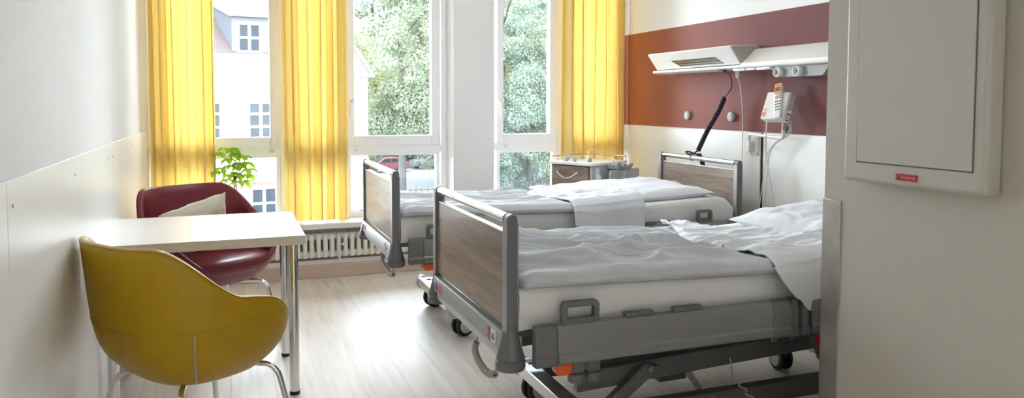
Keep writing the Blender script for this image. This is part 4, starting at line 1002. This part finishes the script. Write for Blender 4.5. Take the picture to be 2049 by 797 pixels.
tree(5, (27.4, 60, GZ), 4.2, 14.5, 'leaf_pale', 'pale tree behind the yellow curtain and bedside cabinet', 41648, 0.099, .1)
tree(6, (15.2, 84, GZ), 7.5, 24, 'leaf_blue', 'far bluish tree behind the tall feathery tree', 54145, 0.146, .1)
tree(7, (27.5, 86, GZ), 7.5, 22, 'leaf_yellow', 'far yellow-green tree behind the bluish tree', 45813, 0.146, .1)
tree(8, (6.5, 88, GZ), 6.5, 21, 'leaf_pale', 'far pale tree rising behind the house roof', 37485, 0.146, .15)
tree(9, (17.5, 52, GZ), 1.6, 4.6, 'leaf_blue', 'small dark bush beside the wooden fence', 14575, 0.068, .05)
tree(10, (21.5, 54, GZ), 3.6, 9, 'leaf_blue', 'broad dark shrub low in the narrow window', 37485, 0.088, .02)
tree(11, (36, 74, GZ), 6, 18, 'leaf_pale', 'pale tree farthest towards the bed head wall', 33320, 0.131, .1)
tree(12, (20.5, 88, GZ), 8, 25, 'leaf_blue', 'far dark tree between the feathery tree and the pillar', 46648, 0.154, .05)
tree(13, (34.5, 92, GZ), 8, 24, 'leaf_blue', 'far dark tree behind the narrow window', 46648, 0.154, .05)
tree(14, (27.5, 78, GZ), 6, 20, 'leaf_pale', 'pale tree between the bluish tree and the far dark tree', 43314, 0.136, .05)
# hedge
hd = MB(); r9 = random.Random(5)
for k in range(9000):
    p = Vector((r9.uniform(2, 44), 82 + r9.gauss(0, .5), GZ + r9.uniform(0, 3.2))); n = Vector((r9.gauss(0, 1), -1, r9.gauss(0, .8))).normalized(); u = n.orthogonal().normalized(); v_ = n.cross(u); s_ = r9.uniform(.15, .32)
    hd.add([p - u * s_, p - v_ * s_ * .6, p + u * s_, p + v_ * s_ * .6], [(0, 1, 2, 3)])
tag(hd.build('hedge', M['leaf_blue'], smooth=False, fix=False), 'long dark hedge behind the parked cars', 'hedge')
# cars
def car(loc, rz, m_, label):
    c = thing('car', loc, label, 'car', rz)
    P = [(-2.15, .35), (-2.2, .62), (-2.1, .88), (-1.75, .97), (-1.0, .98), (-.35, 1.42), (.9, 1.46), (1.55, 1.05), (2.1, .98), (2.2, .6), (2.15, .35), (1.75, .3), (1.7, .5), (1.5, .66), (1.2, .66), (1.0, .5), (.95, .3), (-.95, .3), (-1.0, .5), (-1.2, .66), (-1.5, .66), (-1.7, .5), (-1.75, .3)]
    MB().prism(P, 'y', -.85, .85).build('car_body', m_, c, bevel=.05)
    for s_ in (-1, 1):
        MB().prism([(-.80, 1.0), (-.28, 1.36), (.28, 1.39), (.28, 1.0)], 'y', s_ * .853 - .004, s_ * .853 + .004).build('side_window', M['pane'], c, smooth=False)
        MB().prism([(.36, 1.0), (.36, 1.39), (.82, 1.38), (1.3, 1.06)], 'y', s_ * .853 - .004, s_ * .853 + .004).build('side_window', M['pane'], c, smooth=False)
        for x in (-1.35, 1.35): MB().lathe([(0, -.1), (.30, -.1), (.33, -.06), (.33, .06), (.30, .1), (0, .1)], (x, s_ * .76, .33), 'y', 20).build('wheel', M['black'], c)
    MB().prism([(-.99, 1.0), (-.36, 1.41), (-.34, 1.43), (-.97, 1.02)], 'y', -.7, .7).build('windscreen', M['pane'], c, smooth=False)
    return c
car((14.3, 73.5, GZ), R(8), M['carred'], 'red parked car seen through the lower window pane')
car((19.6, 76, GZ), R(5), M['carwhite'], 'silver parked car beside the red car')
# fence
fc = thing('fence', (11.6, 51, GZ), 'short weathered wooden fence below the cars', 'fence')
for k in range(9): MB().box(k * .42 - .05, k * .42 + .05, -.04, .04, 0, 1.0 + (.05 if k % 2 else 0)).build('picket', M['fence'], fc, bevel=.01)
fr_ = MB()
for z in (.3, .75): fr_.box(-.1, 3.5, .04, .08, z, z + .09)
fr_.build('fence_rail', M['fence'], fc, smooth=False)

# ------------------------------------------------------------------ unseen ceiling lamps added to brighten the room
def added_lamp_mat():
    m, t, N, L, b = nt('added_lamp_diffuser'); b.inputs['Base Color'].default_value = (.9, .9, .9, 1); b.inputs['Emission Color'].default_value = (.90, .95, 1, 1); b.inputs['Emission Strength'].default_value = ADDED_LAMP; return m
ADDED_LAMP = 3.0
lm = added_lamp_mat()
for x, lb in ((1.62, 'added long white ceiling light over the beds, out of view'),):
    cl = thing('added_ceiling_light', (x, 3.9, 2.8), lb, 'ceiling light')
    MB().box(-.15, .15, -.80, .80, -.06, 0).build('housing', M['white'], cl, bevel=.006)
    MB().box(-.13, .13, -.78, .78, -.066, -.058).build('diffuser', lm, cl, bevel=.003)

ADDED_LAMP = 7.0
lm2 = added_lamp_mat()  # added corridor lamp, fills the near sides of the beds through the doorway
cl = thing('added_ceiling_light', (.4, -3.1, 2.8), 'added long white ceiling light in the unseen corridor', 'ceiling light')
MB().box(-1.5, 1.5, -.16, .16, -.06, 0).build('housing', M['white'], cl, bevel=.006)
MB().box(-1.48, 1.48, -.14, .14, -.066, -.058).build('diffuser', lm2, cl, bevel=.003)

# ------------------------------------------------------------------ light
wd = bpy.data.worlds.new('overcast_sky'); S.world = wd; wd.use_nodes = True
WN, WL = wd.node_tree.nodes, wd.node_tree.links; bg = WN['Background']
tc = WN.new('ShaderNodeTexCoord'); sx = WN.new('ShaderNodeSeparateXYZ'); WL.new(tc.outputs['Generated'], sx.inputs[0])
rp_ = WN.new('ShaderNodeValToRGB'); rp_.color_ramp.elements[0].position = .0; rp_.color_ramp.elements[0].color = (.87, .935, 1, 1); rp_.color_ramp.elements[1].position = .8; rp_.color_ramp.elements[1].color = (.74, .86, 1.0, 1)
WL.new(sx.outputs['Z'], rp_.inputs[0]); WL.new(rp_.outputs[0], bg.inputs['Color']); bg.inputs['Strength'].default_value = 7.0
def portal(x0, x1, z0, z1):
    l = bpy.data.lights.new('window_daylight', 'AREA'); l.shape = 'RECTANGLE'; l.size = x1 - x0; l.size_y = z1 - z0; l.cycles.is_portal = True
    o = bpy.data.objects.new('window_daylight', l); COL.objects.link(o); o.location = ((x0 + x1) / 2, YW + .10, (z0 + z1) / 2); o.rotation_euler = (R(-90), 0, 0)
portal(XL, 1.655, .42, 2.55); portal(1.99, XR, .42, 2.55)

for o in bpy.data.objects:
    if o.parent is None and 'category' in o.keys() and 'group' not in o.keys():
        n = o.name.split('.')[0]
        g = {'hospital_bed': 'hospital beds', 'mattress': 'mattresses on the beds', 'duvet': 'duvets on the beds', 'pillow': 'pillows on the beds', 'tub_chair': 'tub chairs at the table', 'power_plug': 'power plugs on the bedside cabinet', 'round_button': 'round buttons on the burgundy band', 'tree': 'trees outside the windows', 'car': 'parked cars', 'added_ceiling_light': 'added ceiling lights'}.get(n)
        if g: o['group'] = g

# ------------------------------------------------------------------ camera
cd_ = bpy.data.cameras.new('camera'); cam = bpy.data.objects.new('camera', cd_); COL.objects.link(cam); S.camera = cam
yaw, pit, rol, FPX, CY = .3565, .054, .0019, 1532.86, 286.94
fw = Vector((math.sin(yaw) * math.cos(pit), math.cos(yaw) * math.cos(pit), -math.sin(pit))); rt = Vector((math.cos(yaw), -math.sin(yaw), 0)); up = rt.cross(fw)
rt2 = rt * math.cos(rol) + up * math.sin(rol); up2 = up * math.cos(rol) - rt * math.sin(rol)
cam.matrix_world = Matrix(((rt2.x, up2.x, -fw.x, 0), (rt2.y, up2.y, -fw.y, 0), (rt2.z, up2.z, -fw.z, 1.305), (0, 0, 0, 1)))
cd_.sensor_width = 36; cd_.lens = FPX / 2049 * 36; cd_.shift_y = -(398.5 - CY) / 2049; cd_.clip_start = .05; cd_.clip_end = 500
cd_.dof.use_dof = True; cd_.dof.focus_distance = 4.2; cd_.dof.aperture_fstop = 5.6

vs = S.view_settings; vs.view_transform = 'Standard'; vs.look = 'None'; vs.exposure = 2.24; vs.gamma = 1.0; vs.use_curve_mapping = False
S.cycles.max_bounces = 12; S.cycles.diffuse_bounces = 9; S.cycles.transparent_max_bounces = 12; S.cycles.use_denoising = True
S.cycles.sample_clamp_indirect = 20.0
